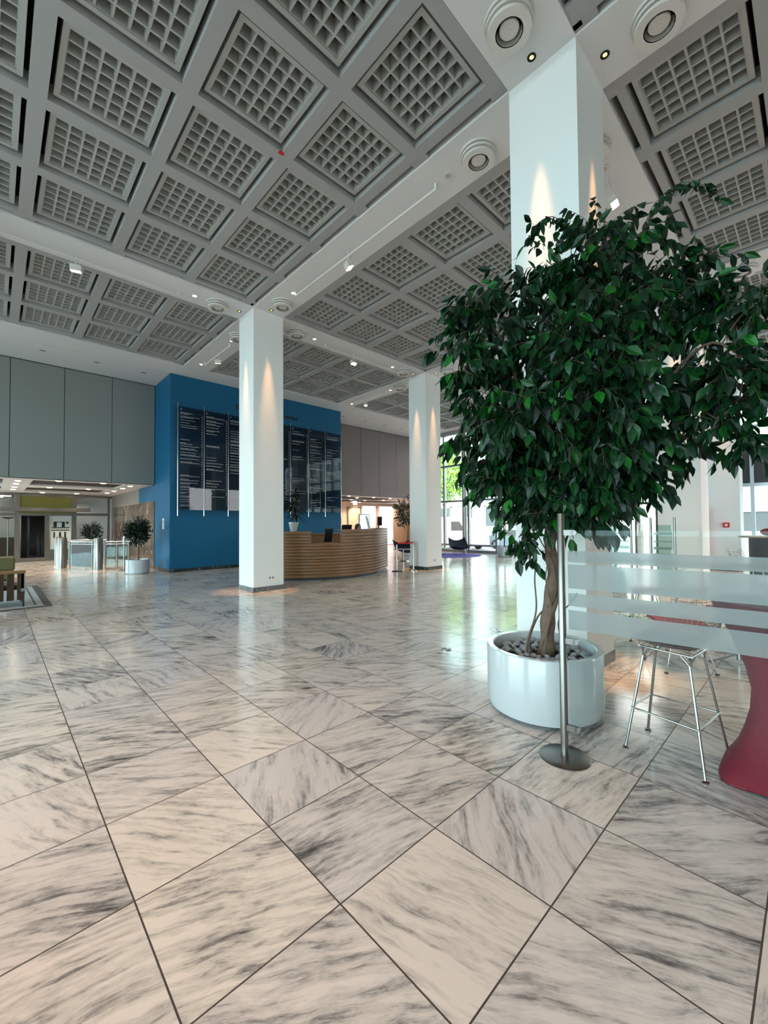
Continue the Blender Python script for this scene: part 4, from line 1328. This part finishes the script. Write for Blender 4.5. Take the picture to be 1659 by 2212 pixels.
link('stem', sm, 'bark', dp, smooth=60)
link('foliage', lm, 'dark_leaf', dp)
# office chairs
def office_chair(x, y, rz, label, seat=0.5, top=1.12):
    o = thing('office_chair', label, 'chair', (0, 0, 0))
    link('backrest', MB().obox((0, 0.25, (top+seat)/2+0.06), (0.22, 0, 0), (0, 0.03, 0.01), (0, 0.05, (top-seat)/2-0.04)), 'black', o, bevel=0.03)
    link('seat', MB().obox((0, 0, seat), (0.24, 0, 0), (0, 0.23, 0), (0, 0, 0.035)), 'black', o, bevel=0.025)
    for s in (-1, 1):
        link('armrest', MB().bar((s*0.27, 0.12, seat), (s*0.27, 0.12, seat+0.22), 0.03).bar((s*0.27, -0.14, seat+0.22), (s*0.27, 0.16, seat+0.22), 0.05, 0.025), 'black', o, bevel=0.006)
    link('gas_column', MB().lathe([(0.03, 0.1), (0.03, seat-0.03)], (0, 0, 0), 14), 'chrome', o, smooth=40)
    for k in range(5):
        a = 2*PI*k/5
        l = link('star_leg', MB().bar((0, 0, 0.10), (0.28*math.cos(a), 0.28*math.sin(a), 0.075), 0.035, 0.03), 'black', o)
        link('caster', MB().ball((0.28*math.cos(a), 0.28*math.sin(a), 0.032), 0.032, 10), 'black', l, smooth=70)
    o.location = (x, y, 0); o.rotation_euler = (0, 0, rz)
    return o
office_chair(6.95, 8.72, R(205), 'black office chair in the opening of the reception desk', 0.62, 1.40)
office_chair(7.98, 9.05, R(185), 'black office chair behind the raised right part of the desk', 0.66, 1.50)
sb = thing('dispenser_bottle', 'small white pump bottle in the opening of the desk', 'bottle', (7.05, 7.75, 1.015))
link('bottle', MB().lathe([(0.03, 0), (0.034, 0.01), (0.034, 0.13), (0.014, 0.155), (0.014, 0.17)], (7.05, 7.75, 1.015), 18), 'paper', sb, smooth=40)
link('pump', MB().lathe([(0.006, 0.17), (0.006, 0.20)], (7.05, 7.75, 1.015), 8).box(7.01, 7.742, 1.213, 7.056, 7.758, 1.223), 'alu', sb)
# monitor and sign on the right counter
mo = thing('monitor', 'black flat monitor seen from behind on the right end of the desk', 'monitor', (9.35, 8.62, 1.385))
mr_ = Matrix.Rotation(R(62), 3, 'Z')
def mv(x, y, z): return Vector((9.35, 8.62, 1.385)) + mr_ @ Vector((x, y, z))
link('panel', MB().obox(mv(0, 0, 0.25), mr_ @ Vector((0.26, 0, 0)), mr_ @ Vector((0, 0.018, 0)), Vector((0, 0, 0.155))), 'black', mo, bevel=0.006)
link('stand', MB().obox(mv(0, 0.04, 0.12), mr_ @ Vector((0.03, 0, 0)), mr_ @ Vector((0, 0.012, 0)), Vector((0, 0, 0.12))).obox(mv(0, 0.03, 0.006), mr_ @ Vector((0.12, 0, 0)), mr_ @ Vector((0, 0.09, 0)), Vector((0, 0, 0.006))), 'black', mo)
sg = thing('counter_sign', 'white tilted notice with black lines of text on the desk', 'sign', (8.18, 7.82, 1.385))
t = Vector((0.83, 0.55, 0)).normalized(); nb = Vector((-t.y, t.x, 0))
ctr = Vector((8.18, 7.82, 1.385))
link('board', MB().obox(ctr+Vector((0, 0, 0.20))+nb*0.06, t*0.135, nb*0.004, Vector((0, 0, 0.20))+nb*0.05), 'paper', sg)
for i, w in enumerate((0.05, 0.10, 0.075, 0.10, 0.095, 0.11)):
    z = 0.35-0.055*i
    link('text_line', MB().obox(ctr+Vector((0, 0, z))+nb*(0.06+(z-0.2)*0.25-0.0065), t*w, nb*0.001, Vector((0, 0, 0.009))), 'ink', sg)
# seated receptionist: one continuous body, mostly hidden by the desk
def person():
    px_, py_ = 8.62, 8.92
    o = thing('person', 'person with long dark brown hair sitting behind the raised right part of the desk', 'person', (px_, py_, 0.0))
    J = {'pel': (0, 0, .62), 'ch': (0, .03, .98), 'nk': (0, .0, 1.22), 'h0': (0, -.02, 1.30), 'h1': (0, -.03, 1.42), 'h2': (0, -.01, 1.47)}
    V = [J['pel'], J['ch'], J['nk'], J['h0'], J['h1'], J['h2']]
    Rr = [(.15, .13), (.15, .11), (.055, .055), (.07, .08), (.075, .09), (.05, .06)]
    E_ = [(0, 1), (1, 2), (2, 3), (3, 4), (4, 5)]
    for s in (-1, 1):
        k = len(V)
        V += [(s*.17, .02, 1.12), (s*.22, -.08, .90), (s*.17, -.30, .84), (s*.16, -.37, .84)]
        Rr += [(.06, .06), (.045, .045), (.032, .032), (.022, .03)]
        E_ += [(1, k), (k, k+1), (k+1, k+2), (k+2, k+3)]
        for f, (fx, fl) in enumerate(((-.03, .07), (-.01, .085), (.01, .08), (.028, .065), (-.05, .05))):
            q = len(V)
            V += [(s*(.16+fx), -.40, .838), (s*(.16+fx*1.2), -.40-fl*0.6, .832), (s*(.16+fx*1.2), -.40-fl, .815)]
            Rr += [(.009, .009), (.0085, .0085), (.0075, .0075)]
            E_ += [(k+3, q), (q, q+1), (q+1, q+2)]
        k = len(V)
        V += [(s*.10, -.05, .60), (s*.11, -.42, .58), (s*.11, -.42, .14), (s*.11, -.52, .10)]
        Rr += [(.085, .085), (.06, .06), (.04, .045), (.04, .03)]
        E_ += [(0, k), (k, k+1), (k+1, k+2), (k+2, k+3)]
    me = bpy.data.meshes.new('body')
    me.from_pydata(V, E_, [])
    b = bpy.data.objects.new('body', me)
    C.objects.link(b); b.parent = o
    b.modifiers.new('skin', 'SKIN').use_smooth_shade = True
    if not me.skin_vertices:
        bpy.context.view_layer.objects.active = b
    bm = bmesh.new(); bm.from_mesh(me)
    sl = bm.verts.layers.skin.verify()
    for i, v in enumerate(bm.verts):
        v[sl].radius = Rr[i]
        v[sl].use_root = (i == 0)
    bm.to_mesh(me); bm.free()
    ss = b.modifiers.new('sub', 'SUBSURF'); ss.levels = 2; ss.render_levels = 2
    me.materials.append(MATS['skin'])
    # hair, nose, top
    hm = MB()
    hm.ball((px_, py_+0.012, 1.435), 0.112, 22, (0.93, 1.02, 1.06))
    hm.add(*(lambda vs, fs: (vs, fs))(*hair_fall(px_, py_)))
    link('hair', hm, 'hair', o, smooth=80)
    link('face', MB().ball((px_, py_-0.052, 1.405), 0.082, 20, (0.86, 0.82, 1.18)).ball((px_, py_-0.128, 1.40), 0.014, 8, (0.8, 1, 1.4)), 'skin', o, smooth=80)
    for s in (-1, 1):
        link('eye', MB().ball((px_+s*0.03, py_-0.112, 1.425), 0.010, 8), 'ink', o, smooth=80)
    link('mouth', MB().obox((px_, py_-0.119, 1.358), (0.02, 0, 0), (0, 0.003, 0), (0, 0, 0.004)), 'red_pad', o)
    sh = MB()
    sh.lathe([(0.20, 0.60), (0.19, 0.8), (0.215, 1.05), (0.19, 1.14), (0.07, 1.21)], (0, 0, 0), 28)
    sh.v = [(px_+v[0], py_+0.03+v[1]*0.68, v[2]) for v in sh.v]
    link('sweater', sh, 'shirt', o, smooth=60)
    return o
def hair_fall(px_, py_):
    vs, fs = [], []
    n = 18
    for i, (r, z) in enumerate(((0.108, 1.44), (0.122, 1.34), (0.125, 1.22), (0.10, 1.08))):
        for k in range(n+1):
            a = R(-20)+R(220)*k/n
            vs.append((px_+r*math.cos(a), py_+0.012+r*math.sin(a)*0.9, z))
    for i in range(3):
        for k in range(n):
            a = i*(n+1)+k
            fs.append((a, a+1, a+n+2, a+n+1))
    return vs, fs
person()

# ================================================================== BARRIER, SEATING, RUG NEAR RECEPTION
def stanchion(x, y, label):
    o = thing('belt_post', label, 'barrier post', (x, y, 0), 'steel belt barrier posts by the far column')
    link('base_plate', MB().lathe([(0.17, 0), (0.17, 0.012), (0.03, 0.03)], (x, y, 0), 36), 'black' if x < 9.4 else 'chrome', o, smooth=40)
    link('pole', MB().lathe([(0.028, 0.02), (0.028, 0.86)], (x, y, 0), 18), 'chrome', o, smooth=40)
    link('head', MB().lathe([(0.034, 0.86), (0.034, 0.94), (0.028, 0.95)], (x, y, 0), 18), 'black' if x < 9.4 else 'steel', o, smooth=40)
    return o
stanchion(9.02, 7.46, 'belt barrier post with a black head beside the reception desk')
s2 = stanchion(9.62, 7.28, 'shiny belt barrier post in front of the far column')
tag(link('barrier_belt', MB().bar((9.06, 7.45, 0.905), (9.58, 7.29, 0.905), 0.004, 0.05), 'belt_red', loc=(9.3, 7.37, 0.9)), 'red belt stretched between the two barrier posts', 'belt')
def lounge(x, y, rz, label, material='navy', sc_=1.0):
    o = thing('lounge_chair', label, 'armchair', (0, 0, 0))
    vs, fs = [], []
    n, m_ = 14, 12
    for k in (0, 1):
        for i in range(n+1):
            t = i/n
            for j in range(m_+1):
                s = (j/m_-0.5)*2
                y_ = -0.45+0.95*t
                z_ = 0.30+0.08*math.cos(t*5)+0.42*max(0, t-0.45)**1.2*1.7+0.12*s*s*(0.4+t)
                w_ = 0.36+0.12*math.sin(t*2.6)
                vs.append((s*w_, y_, z_-0.035*k))
    q = (n+1)*(m_+1)
    for i in range(n):
        for j in range(m_):
            a = i*(m_+1)+j
            fs += [(a, a+1, a+m_+2, a+m_+1), (q+a, q+a+m_+1, q+a+m_+2, q+a+1)]
    for i in range(n):
        a = i*(m_+1); fs.append((a, a+m_+1, q+a+m_+1, q+a)); a += m_; fs.append((a, q+a, q+a+m_+1, a+m_+1))
    for j in range(m_):
        fs.append((j, q+j, q+j+1, j+1)); a = n*(m_+1)+j; fs.append((a, a+1, q+a+1, q+a))
    link('shell', MB().add(vs, fs), material, o, smooth=60)
    for sx_ in (-1, 1):
        for sy_ in (-1, 1):
            link('leg', MB().tube([(sx_*0.27, sy_*0.25, 0.0), (sx_*0.18, sy_*0.16, 0.33)], 0.011, 8), 'chrome', o, smooth=50)
    o.location = (x, y, 0.0065); o.rotation_euler = (0, 0, rz)
    o.scale = (sc_,)*3
    return o
lounge(16.15, 10.2, R(-35), 'low dark blue lounge chair on the blue rug by the windows')
lounge(12.95, 10.75, R(100), 'dark armchair half hidden behind the far column')
o = thing('coffee_table', 'small dark coffee table left of the lounge chair', 'table', (15.6, 10.95, 0.0))
link('tabletop', MB().lathe([(0.33, 0.28), (0.34, 0.30), (0.33, 0.31)], (15.6, 10.95, 0), 32), 'steel', o, smooth=40)
link('pedestal', MB().lathe([(0.22, 0.006), (0.20, 0.03), (0.03, 0.05), (0.03, 0.285)], (15.6, 10.95, 0), 24), 'black', o, smooth=40)
tag(link('rug', MB().lathe([(1.5, 0), (1.5, 0.006)], (15.45, 10.3, 0), 64), 'rug_blue', loc=(15.45, 10.3, 0)), 'round blue-violet rug below the street windows', 'rug')
o = thing('side_table', 'low white side table between the barrier posts and the far armchair', 'table', (11.75, 9.8, 0))
link('tabletop', MB().lathe([(0.38, 0.48), (0.39, 0.495), (0.38, 0.51)], (11.75, 9.8, 0), 36), 'white_gloss', o, smooth=40)
link('pedestal', MB().lathe([(0.24, 0.0), (0.22, 0.02), (0.025, 0.04), (0.025, 0.485)], (11.75, 9.8, 0), 24), 'chrome', o, smooth=40)
# bare potted tree in front of the street windows
def small_tree(x, y, r, h, trunk_h, crown, label, leafmat='dark_leaf', potmat='white_gloss', n=260, ll=0.08, seed=1, bare=False, squash=1.0):
    o = thing('potted_tree', label, 'potted tree', (x, y, 0))
    link('pot', MB().lathe([(r*0.9, 0.0), (r, 0.03), (r, h), (r*0.9, h), (r*0.88, h*0.85), (0, h*0.85)], (x, y, 0), 40), potmat, o, smooth=40)
    link('soil', MB().lathe([(r*0.87, h*0.85), (r*0.87, h*0.92), (0, h*0.94)], (x, y, 0), 32), 'soil', o, smooth=60)
    q = random.Random(seed)
    tm = MB(); fm = MB()
    for k in range(3 if bare else 2):
        a = q.uniform(0, 6)
        tm.tube(smoothline([(x+0.03*math.cos(a), y+0.03*math.sin(a), h*0.85), (x-0.04*math.sin(a), y+0.04*math.cos(a), h+trunk_h*0.5), (x+0.06*math.cos(a+k), y+0.06*math.sin(a+k), h+trunk_h+crown*0.5)], 4), 0.022, 6)
    cz = h+trunk_h+crown*squash*0.9
    for k in range(int(n/3.2)):
        d = rdir(q); rr = crown*q.uniform(0.15, 0.85)
        p = Vector((x, y, cz))+Vector((d.x*rr, d.y*rr, d.z*rr*squash))
        twig(fm, tm, p, d+Vector((0, 0, .3)), crown*0.35, q, ll, 0.8, ll*0.5)
    link('trunk', tm, 'bark', o, smooth=60)
    link('foliage', fm, leafmat, o)
    return o
small_tree(16.35, 7.85, 0.33, 0.45, 1.1, 0.55, 'potted tree with a grey pot in front of the street windows', n=300, ll=0.10, seed=4, bare=True)
small_tree(13.9, 11.6, 0.3, 0.45, 0.9, 0.62, 'dark leafy tree half hidden behind the far column', n=800, ll=0.10, seed=6, squash=1.35)
small_tree(9.6, 1.25, 0.3, 0.45, 0.9, 0.42, 'dark potted tree behind the near column, in front of the entrance', n=700, ll=0.09, seed=8, squash=1.1)
small_tree(2.98, 13.32, 0.34, 0.45, 0.50, 0.33, 'small round-crowned tree in a white pot beside the blue block', n=2000, ll=0.075, seed=2, squash=1.4)
small_tree(3.15, 23.0, 0.3, 0.4, 0.5, 0.42, 'bushy plant behind the glass partition', n=900, ll=0.09, seed=12, squash=1.0)

# ================================================================== TURNSTILE HALL
def pillar(x, y, label, h=1.12):
    o = thing('turnstile_post', label, 'turnstile', (x, y, 0), 'brushed steel pillars of the turnstiles')
    link('body', MB().lathe([(0.135, 0), (0.135, h-0.02), (0.125, h)], (x, y, 0), 32), 'steel', o, smooth=40)
    link('reader', MB().lathe([(0.05, h), (0.05, h+0.006)], (x, y, 0), 20), 'black', o)
pillar(1.48, 19.1, 'steel turnstile pillar farthest back at the left')
pillar(1.42, 17.2, 'steel turnstile pillar in the middle, in front of the farthest')
pillar(2.27, 15.6, 'steel turnstile pillar nearest, left of the potted tree')
def gate(a, b, label, h=0.98, n=2):
    a, b = Vector(a), Vector(b)
    o = thing('glass_barrier', label, 'barrier', a, 'glass barriers with steel rails in the turnstile hall')
    link('rail', MB().tube([a+Vector((0, 0, h)), b+Vector((0, 0, h))], 0.025, 10).tube([a+Vector((0, 0, h-0.09)), b+Vector((0, 0, h-0.09))], 0.012, 8), 'chrome', o, smooth=50)
    d = (b-a).normalized(); nn = Vector((d.y, -d.x, 0))
    for k in range(n+1):
        p = a.lerp(b, 0.05+0.9*k/n)
        link('upright', MB().lathe([(0.022, 0), (0.022, h)], p, 14), 'steel', o, smooth=40)
    for k in range(n):
        p, q = a.lerp(b, 0.05+0.9*k/n)+d*0.05, a.lerp(b, 0.05+0.9*(k+1)/n)-d*0.05
        link('glass_pane', MB().obox((p+q)/2+Vector((0, 0, 0.48)), (q-p)/2, nn*0.005, Vector((0, 0, 0.40))), 'green_glass', o)
    return o
gate((1.58, 17.02, 0), (2.16, 15.8, 0), 'glass barrier between the middle and the nearest pillar', n=1)
gate((1.66, 18.9, 0), (2.9, 17.9, 0), 'glass barrier behind the pillars at the back')
gate((2.44, 15.62, 0), (3.15, 15.2, 0), 'glass barrier from the nearest pillar to the marble wall', n=2)
o = thing('sensor_post', 'thin post with a bent white top left of the small potted tree', 'sensor', (2.86, 14.62, 0))
link('pole', MB().lathe([(0.02, 0.01), (0.02, 1.0)], (2.86, 14.62, 0), 14), 'steel', o, smooth=40)
link('bent_head', MB().tube(smoothline([(2.86, 14.62, 0.92), (2.86, 14.62, 1.10), (2.90, 14.60, 1.20), (3.0, 14.56, 1.22)], 4), 0.045, 12), 'white_gloss', o, smooth=50)
link('base_plate', MB().lathe([(0.15, 0), (0.15, 0.012)], (2.86, 14.62, 0), 24), 'dark_frame', o)
o = thing('canopy_beam', 'long warm lit metal canopy beam over the glass doors', 'canopy', (1.3, 21.6, 2.2))
link('beam', MB().box(-0.2, 21.45, 2.20, 2.85, 21.93, 2.36), 'steel', o)
o = thing('wall_poster', 'pale poster with dark squares and two lines of text behind the glass doors', 'poster', (1.9, 22.05, 1.1))
link('sheet', MB().box(1.46, 22.06, 0.5, 2.2, 22.07, 2.0), 'paper', o)
k = MB()
for x0, x1, a, b in ((1.56, 1.68, 1.5, 1.75), (1.86, 1.97, 1.5, 1.75), (2.02, 2.10, 1.66, 1.75), (1.56, 1.62, 1.0, 1.28), (1.76, 1.84, 1.0, 1.28), (1.95, 2.02, 1.0, 1.28), (1.60, 2.05, 0.95, 1.0), (1.68, 1.86, 1.72, 1.75)):
    k.box(x0, 22.05, a, x1, 22.059, b)
link('printed_squares', k, 'ink', o)
k = MB(); x = 1.5
q = random.Random(2)
for row, z in enumerate((1.44, 1.33)):
    x = 1.5
    while x < 2.12:
        w = q.uniform(0.04, 0.07); k.box(x, 22.05, z, x+w, 22.059, z+0.06); x += w+0.015
link('text_lines', k, 'ink', o)
o = thing('floor_lamp', 'slim uplighter floor lamp behind the partition at the left edge', 'floor lamp', (0.05, 22.9, 0))
link('base_plate', MB().lathe([(0.15, 0), (0.15, 0.02)], (0.05, 22.9, 0), 24), 'steel', o)
link('pole', MB().lathe([(0.025, 0.02), (0.025, 1.9)], (0.05, 22.9, 0), 12), 'steel', o, smooth=40)
link('bowl', MB().lathe([(0.03, 1.88), (0.18, 1.93), (0.20, 1.96), (0.0, 1.95)], (0.05, 22.9, 0), 28), 'steel', o, smooth=50)
o = thing('office_cabinet', 'brown cabinet with three rows behind the partition at the left edge', 'cabinet', (-0.6, 23.6, 0))
link('body', MB().box(-1.4, 23.4, 0.02, 0.3, 23.85, 1.05), 'walnut', o)
for z in (0.08, 0.41, 0.74):
    link('drawer', MB().box(-1.38, 23.375, z, -0.56, 23.399, z+0.28).box(-0.54, 23.375, z, 0.28, 23.399, z+0.28), 'walnut', o, bevel=0.004)
# bench, ottoman and rug at the left edge
rgm = thing('border_rug', 'pale grey rug with a dark border under the slatted bench', 'rug', (-1.0, 10.2, 0))
link('pile', MB().box(-2.6, 8.44, 0.0, 0.30, 12.0, 0.008), 'rug_pale', rgm)
link('border', MB().box(-2.6, 8.30, 0.0, 0.42, 8.44, 0.009).box(0.30, 8.44, 0, 0.42, 12.0, 0.009).box(-2.6, 12.0, 0, 0.42, 12.14, 0.009).box(0.17, 8.62, 0.0081, 0.20, 11.85, 0.0095), 'rug_border', rgm)
bn = thing('slatted_bench', 'dark wooden bench with a slatted back at the left edge of the picture', 'bench', (-0.9, 8.75, 0))
for x in [-1.83+0.145*k for k in range(13)]:
    link('slat', MB().box(x, 8.60, 0.14, x+0.105, 8.635, 0.645), 'walnut', bn, bevel=0.006)
link('top_rail', MB().box(-1.86, 8.585, 0.645, 0.035, 8.66, 0.70), 'oak_ply', bn, bevel=0.006)
link('seat', MB().box(-1.84, 8.66, 0.33, 0.0, 9.35, 0.42), 'walnut', bn, bevel=0.01)
link('side_frame', MB().box(-0.035, 8.59, 0.30, 0.03, 9.38, 0.36).box(-0.03, 8.60, 0.30, 0.025, 8.65, 0.66), 'alu', bn)
for x, y in ((0.0, 8.62), (0.0, 9.33), (-1.82, 8.62), (-1.82, 9.33)):
    link('leg', MB().lathe([(0.022, 0.009), (0.018, 0.15), (0.026, 0.32)], (x, y, 0), 12), 'dark_frame', bn, smooth=50)
ot = thing('ottoman', 'olive green upholstered cube seat behind the bench', 'stool', (-0.45, 14.35, 0))
link('cushion', MB().box(-0.9, 14.0, 0.30, 0.04, 14.8, 0.66), 'olive', ot, bevel=0.04)
link('body', MB().box(-0.88, 14.02, 0.03, 0.02, 14.78, 0.30), 'olive', ot, bevel=0.02)
link('base_frame', MB().box(-0.84, 14.06, 0.0, -0.02, 14.74, 0.03), 'black', ot)

# ================================================================== BRIGHT HALL BEHIND RECEPTION
dr_ = link('door_3', MB().box(16.95, 19.96, 0.02, 18.0, 20.0, 2.62), 'cream_door'); dr_['kind'] = 'structure'
link('door_frame', MB().box(16.85, 19.94, 0, 16.95, 20, 2.70).box(18.0, 19.94, 0, 18.07, 20, 2.70).box(16.85, 19.94, 2.62, 18.07, 20, 2.70), 'alu', dr_)
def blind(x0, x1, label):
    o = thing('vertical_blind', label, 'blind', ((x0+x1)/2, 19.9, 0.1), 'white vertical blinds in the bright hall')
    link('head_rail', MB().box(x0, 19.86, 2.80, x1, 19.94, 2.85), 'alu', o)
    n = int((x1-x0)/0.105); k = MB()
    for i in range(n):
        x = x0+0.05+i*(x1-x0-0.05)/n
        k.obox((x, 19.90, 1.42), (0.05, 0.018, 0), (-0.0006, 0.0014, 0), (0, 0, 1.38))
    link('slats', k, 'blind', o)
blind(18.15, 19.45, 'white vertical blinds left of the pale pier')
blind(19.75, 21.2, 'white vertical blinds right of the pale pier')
o = thing('exit_sign', 'small hanging exit sign with a white arrow in the bright hall', 'sign', (14.7, 16.5, 2.7))
link('box', MB().box(14.56, 16.48, 2.66, 14.84, 16.52, 2.86), 'tube_white', o)
link('pictogram', MB().box(14.60, 16.475, 2.70, 14.68, 16.479, 2.82).box(14.72, 16.475, 2.74, 14.80, 16.479, 2.78), 'screen_blue', o)
link('rod', MB().box(14.69, 16.49, 2.86, 14.71, 16.51, 2.99), 'alu', o)
o = thing('display_stand', 'tall framed screen glowing blue in front of the blinds', 'screen', (15.6, 16.8, 0))
link('frame', MB().box(15.25, 16.78, 0.5, 16.05, 16.84, 2.12), 'alu', o)
link('screen', MB().box(15.30, 16.77, 0.6, 16.0, 16.779, 2.07), 'screen_blue', o)
link('foot', MB().box(15.3, 16.6, 0, 16.0, 17.0, 0.03).box(15.6, 16.78, 0.03, 15.7, 16.84, 0.5), 'alu', o)

# ================================================================== STREET OUTSIDE
struct('street', MB().box(17.95, -40, -0.5, 80, 60, -0.32), 'street', 'pale street and pavement outside')
struct('street', MB().box(-60, -50, -0.6, -13.3, 50, -0.4).box(-13.3, -50, -0.6, 17.9, -9.9, -0.4), 'street', 'paving west and south of the building')
def house(x, y0, y1, h, material, label, wy, wz, ww, wh, depth=9):
    o = thing('street_house', label, 'building', (x, (y0+y1)/2, -0.35))
    link('facade', MB().box(x, y0, -0.35, x+depth, y1, h), material, o)
    link('cornice', MB().box(x-0.25, y0, h-0.3, x+0.2, y1, h), material, o)
    for z in wz:
        for y in wy:
            w = link('window', MB().box(x-0.10, y-ww/2-0.14, z-0.16, x-0.01, y-ww/2, z+wh+0.14).box(x-0.10, y+ww/2, z-0.16, x-0.01, y+ww/2+0.14, z+wh+0.14).box(x-0.14, y-ww/2-0.2, z-0.18, x-0.01, y+ww/2+0.2, z).box(x-0.1, y-ww/2-0.14, z+wh, x-0.01, y+ww/2+0.14, z+wh+0.14), 'facade', o)
            link('pane', MB().box(x-0.03, y-ww/2, z, x-0.012, y+ww/2, z+wh), 'facade_glass', w)
    return o
house(36, 12, 48, 15, 'facade', 'white house with tall windows seen left of the ficus', [15+2.9*k for k in range(11)], (1.2, 4.6, 8.0), 1.3, 2.0)
house(33, -34, 3.0, 13, 'facade_pink', 'pinkish stone house seen at the right edge', [-30+3.4*k for k in range(10)], (0.9, 8.6), 1.6, 1.2)
def street_tree(x, y, label, h=3.2, crown=2.6, seed=1, n=2400):
    o = thing('street_tree', label, 'tree', (x, y, -0.33))
    q = random.Random(seed)
    tm, fm = MB(), MB()
    tm.tube(smoothline([(x, y, -0.33), (x+0.1, y, h*0.5), (x, y+0.15, h), (x-0.1, y, h+1.5)], 4), [0.17-0.008*i for i in range(13)], 10)
    for k in range(9):
        a = q.uniform(0, 6.3); L = q.uniform(1.0, 2.2)
        tm.tube(smoothline([(x, y, h*0.75+k*0.2), (x+L*0.5*math.cos(a), y+L*0.5*math.sin(a), h+0.6+k*0.2), (x+L*math.cos(a), y+L*math.sin(a), h+1.2+k*0.25)], 4), 0.035, 5)
    for i in range(n):
        d = rdir(q); rr = crown*q.uniform(0.2, 1)**0.6
        p = Vector((x, y, h+crown*0.95))+Vector((d.x*rr, d.y*rr, d.z*rr*0.95))
        leaf(fm, p, rdir(q)+Vector((0, 0, -.4)), 0.30, 0.2, rdir(q), q.random())
    link('trunk', tm, 'bark', o, smooth=60)
    link('crown', fm, 'street_leaf', o)
street_tree(28.6, 20.8, 'yellow-green street tree outside the left window panes', 3.4, 2.7, 3)
street_tree(30.5, 14.6, 'bare-stemmed street tree behind the ficus foliage', 3.8, 2.4, 5)
street_tree(26.0, 5.0, 'bright green street tree above the entrance doors', 2.6, 2.2, 7)
street_tree(30.0, 27.0, 'farther green street tree at the left', 3.4, 2.8, 8)
def car(x, y, label, L, H, W, nose, material, name='car', textual=None):
    o = thing(name, label, 'vehicle', (x, y, -0.32))
    z0_ = -0.32
    if name == 'van':
        side = [(-L/2, .35), (-L/2, H*0.93), (-L/2+0.15, H), (L*0.18, H), (L*0.30, H*0.93), (L*0.40, H*0.58), (L*0.49, H*0.47), (L/2, .40), (L/2-.05, .28), (-L/2, .28)]
    else:
        side = [(-L/2, .32), (-L/2, H*0.62), (-L*0.42, H*0.68), (-L*0.30, H*0.97), (-L*.1, H), (L*0.10, H*0.95), (L*0.24, H*0.66), (L*0.44, H*0.56), (L/2, H*0.42), (L/2, .30), (L*.4, .2), (-L*.4, .2)]
    n = len(side)
    vs = [(x-W/2, y-s, z0_+z) for s, z in side]+[(x+W/2, y-s, z0_+z) for s, z in side]
    fs = [tuple(range(n)), tuple(range(2*n-1, n-1, -1))]+[(i, (i+1) % n, n+(i+1) % n, n+i) for i in range(n)]
    link('body', MB().add(vs, fs), material, o, bevel=0.05)
    if name == 'van': gl = [(L*0.14, H*.58), (L*0.14, H*0.86), (L*0.27, H*.86), (L*0.365, H*.58)]
    else: gl = [(-L*.33, H*.66), (-L*.26, H*.91), (-L*.08, H*.94), (L*.09, H*.90), (L*.19, H*.66)]
    k = len(gl)
    vs = [(x-W/2-0.012, y-s, z0_+z) for s, z in gl]+[(x-W/2+0.01, y-s, z0_+z) for s, z in gl]
    link('side_window', MB().add(vs, [tuple(range(k)), tuple(range(2*k-1, k-1, -1))]+[(i, (i+1) % k, k+(i+1) % k, k+i) for i in range(k)]), 'facade_glass', o)
    for s in (-L*0.33, L*0.33):
        for sx_ in (-1, 1):
            xx = x+sx_*(W/2-0.08)
            w = link('wheel', MB().tube([(xx-0.11, y-s, z0_+0.32), (xx+0.11, y-s, z0_+0.32)], 0.32, 24), 'tyre', o, smooth=40)
            link('hub_cap', MB().tube([(xx+sx_*0.11, y-s, z0_+0.32), (xx+sx_*0.125, y-s, z0_+0.32)], 0.17, 16), 'alu', w)
    if textual:
        text_mesh('lettering', textual, 0.42, 0.003, 'car_grey', o, (x-W/2-0.006, y+L*0.30, z0_+H*0.50), Euler((PI/2, 0, -PI/2)))
    return o
car(24.0, 16.75, 'white delivery van parked outside the windows', 5.4, 2.3, 1.9, 1, 'van_white', 'van', 'LIEFER')
car(26.5, 12.6, 'grey car parked behind the white van', 4.3, 1.45, 1.75, 1, 'car_grey')
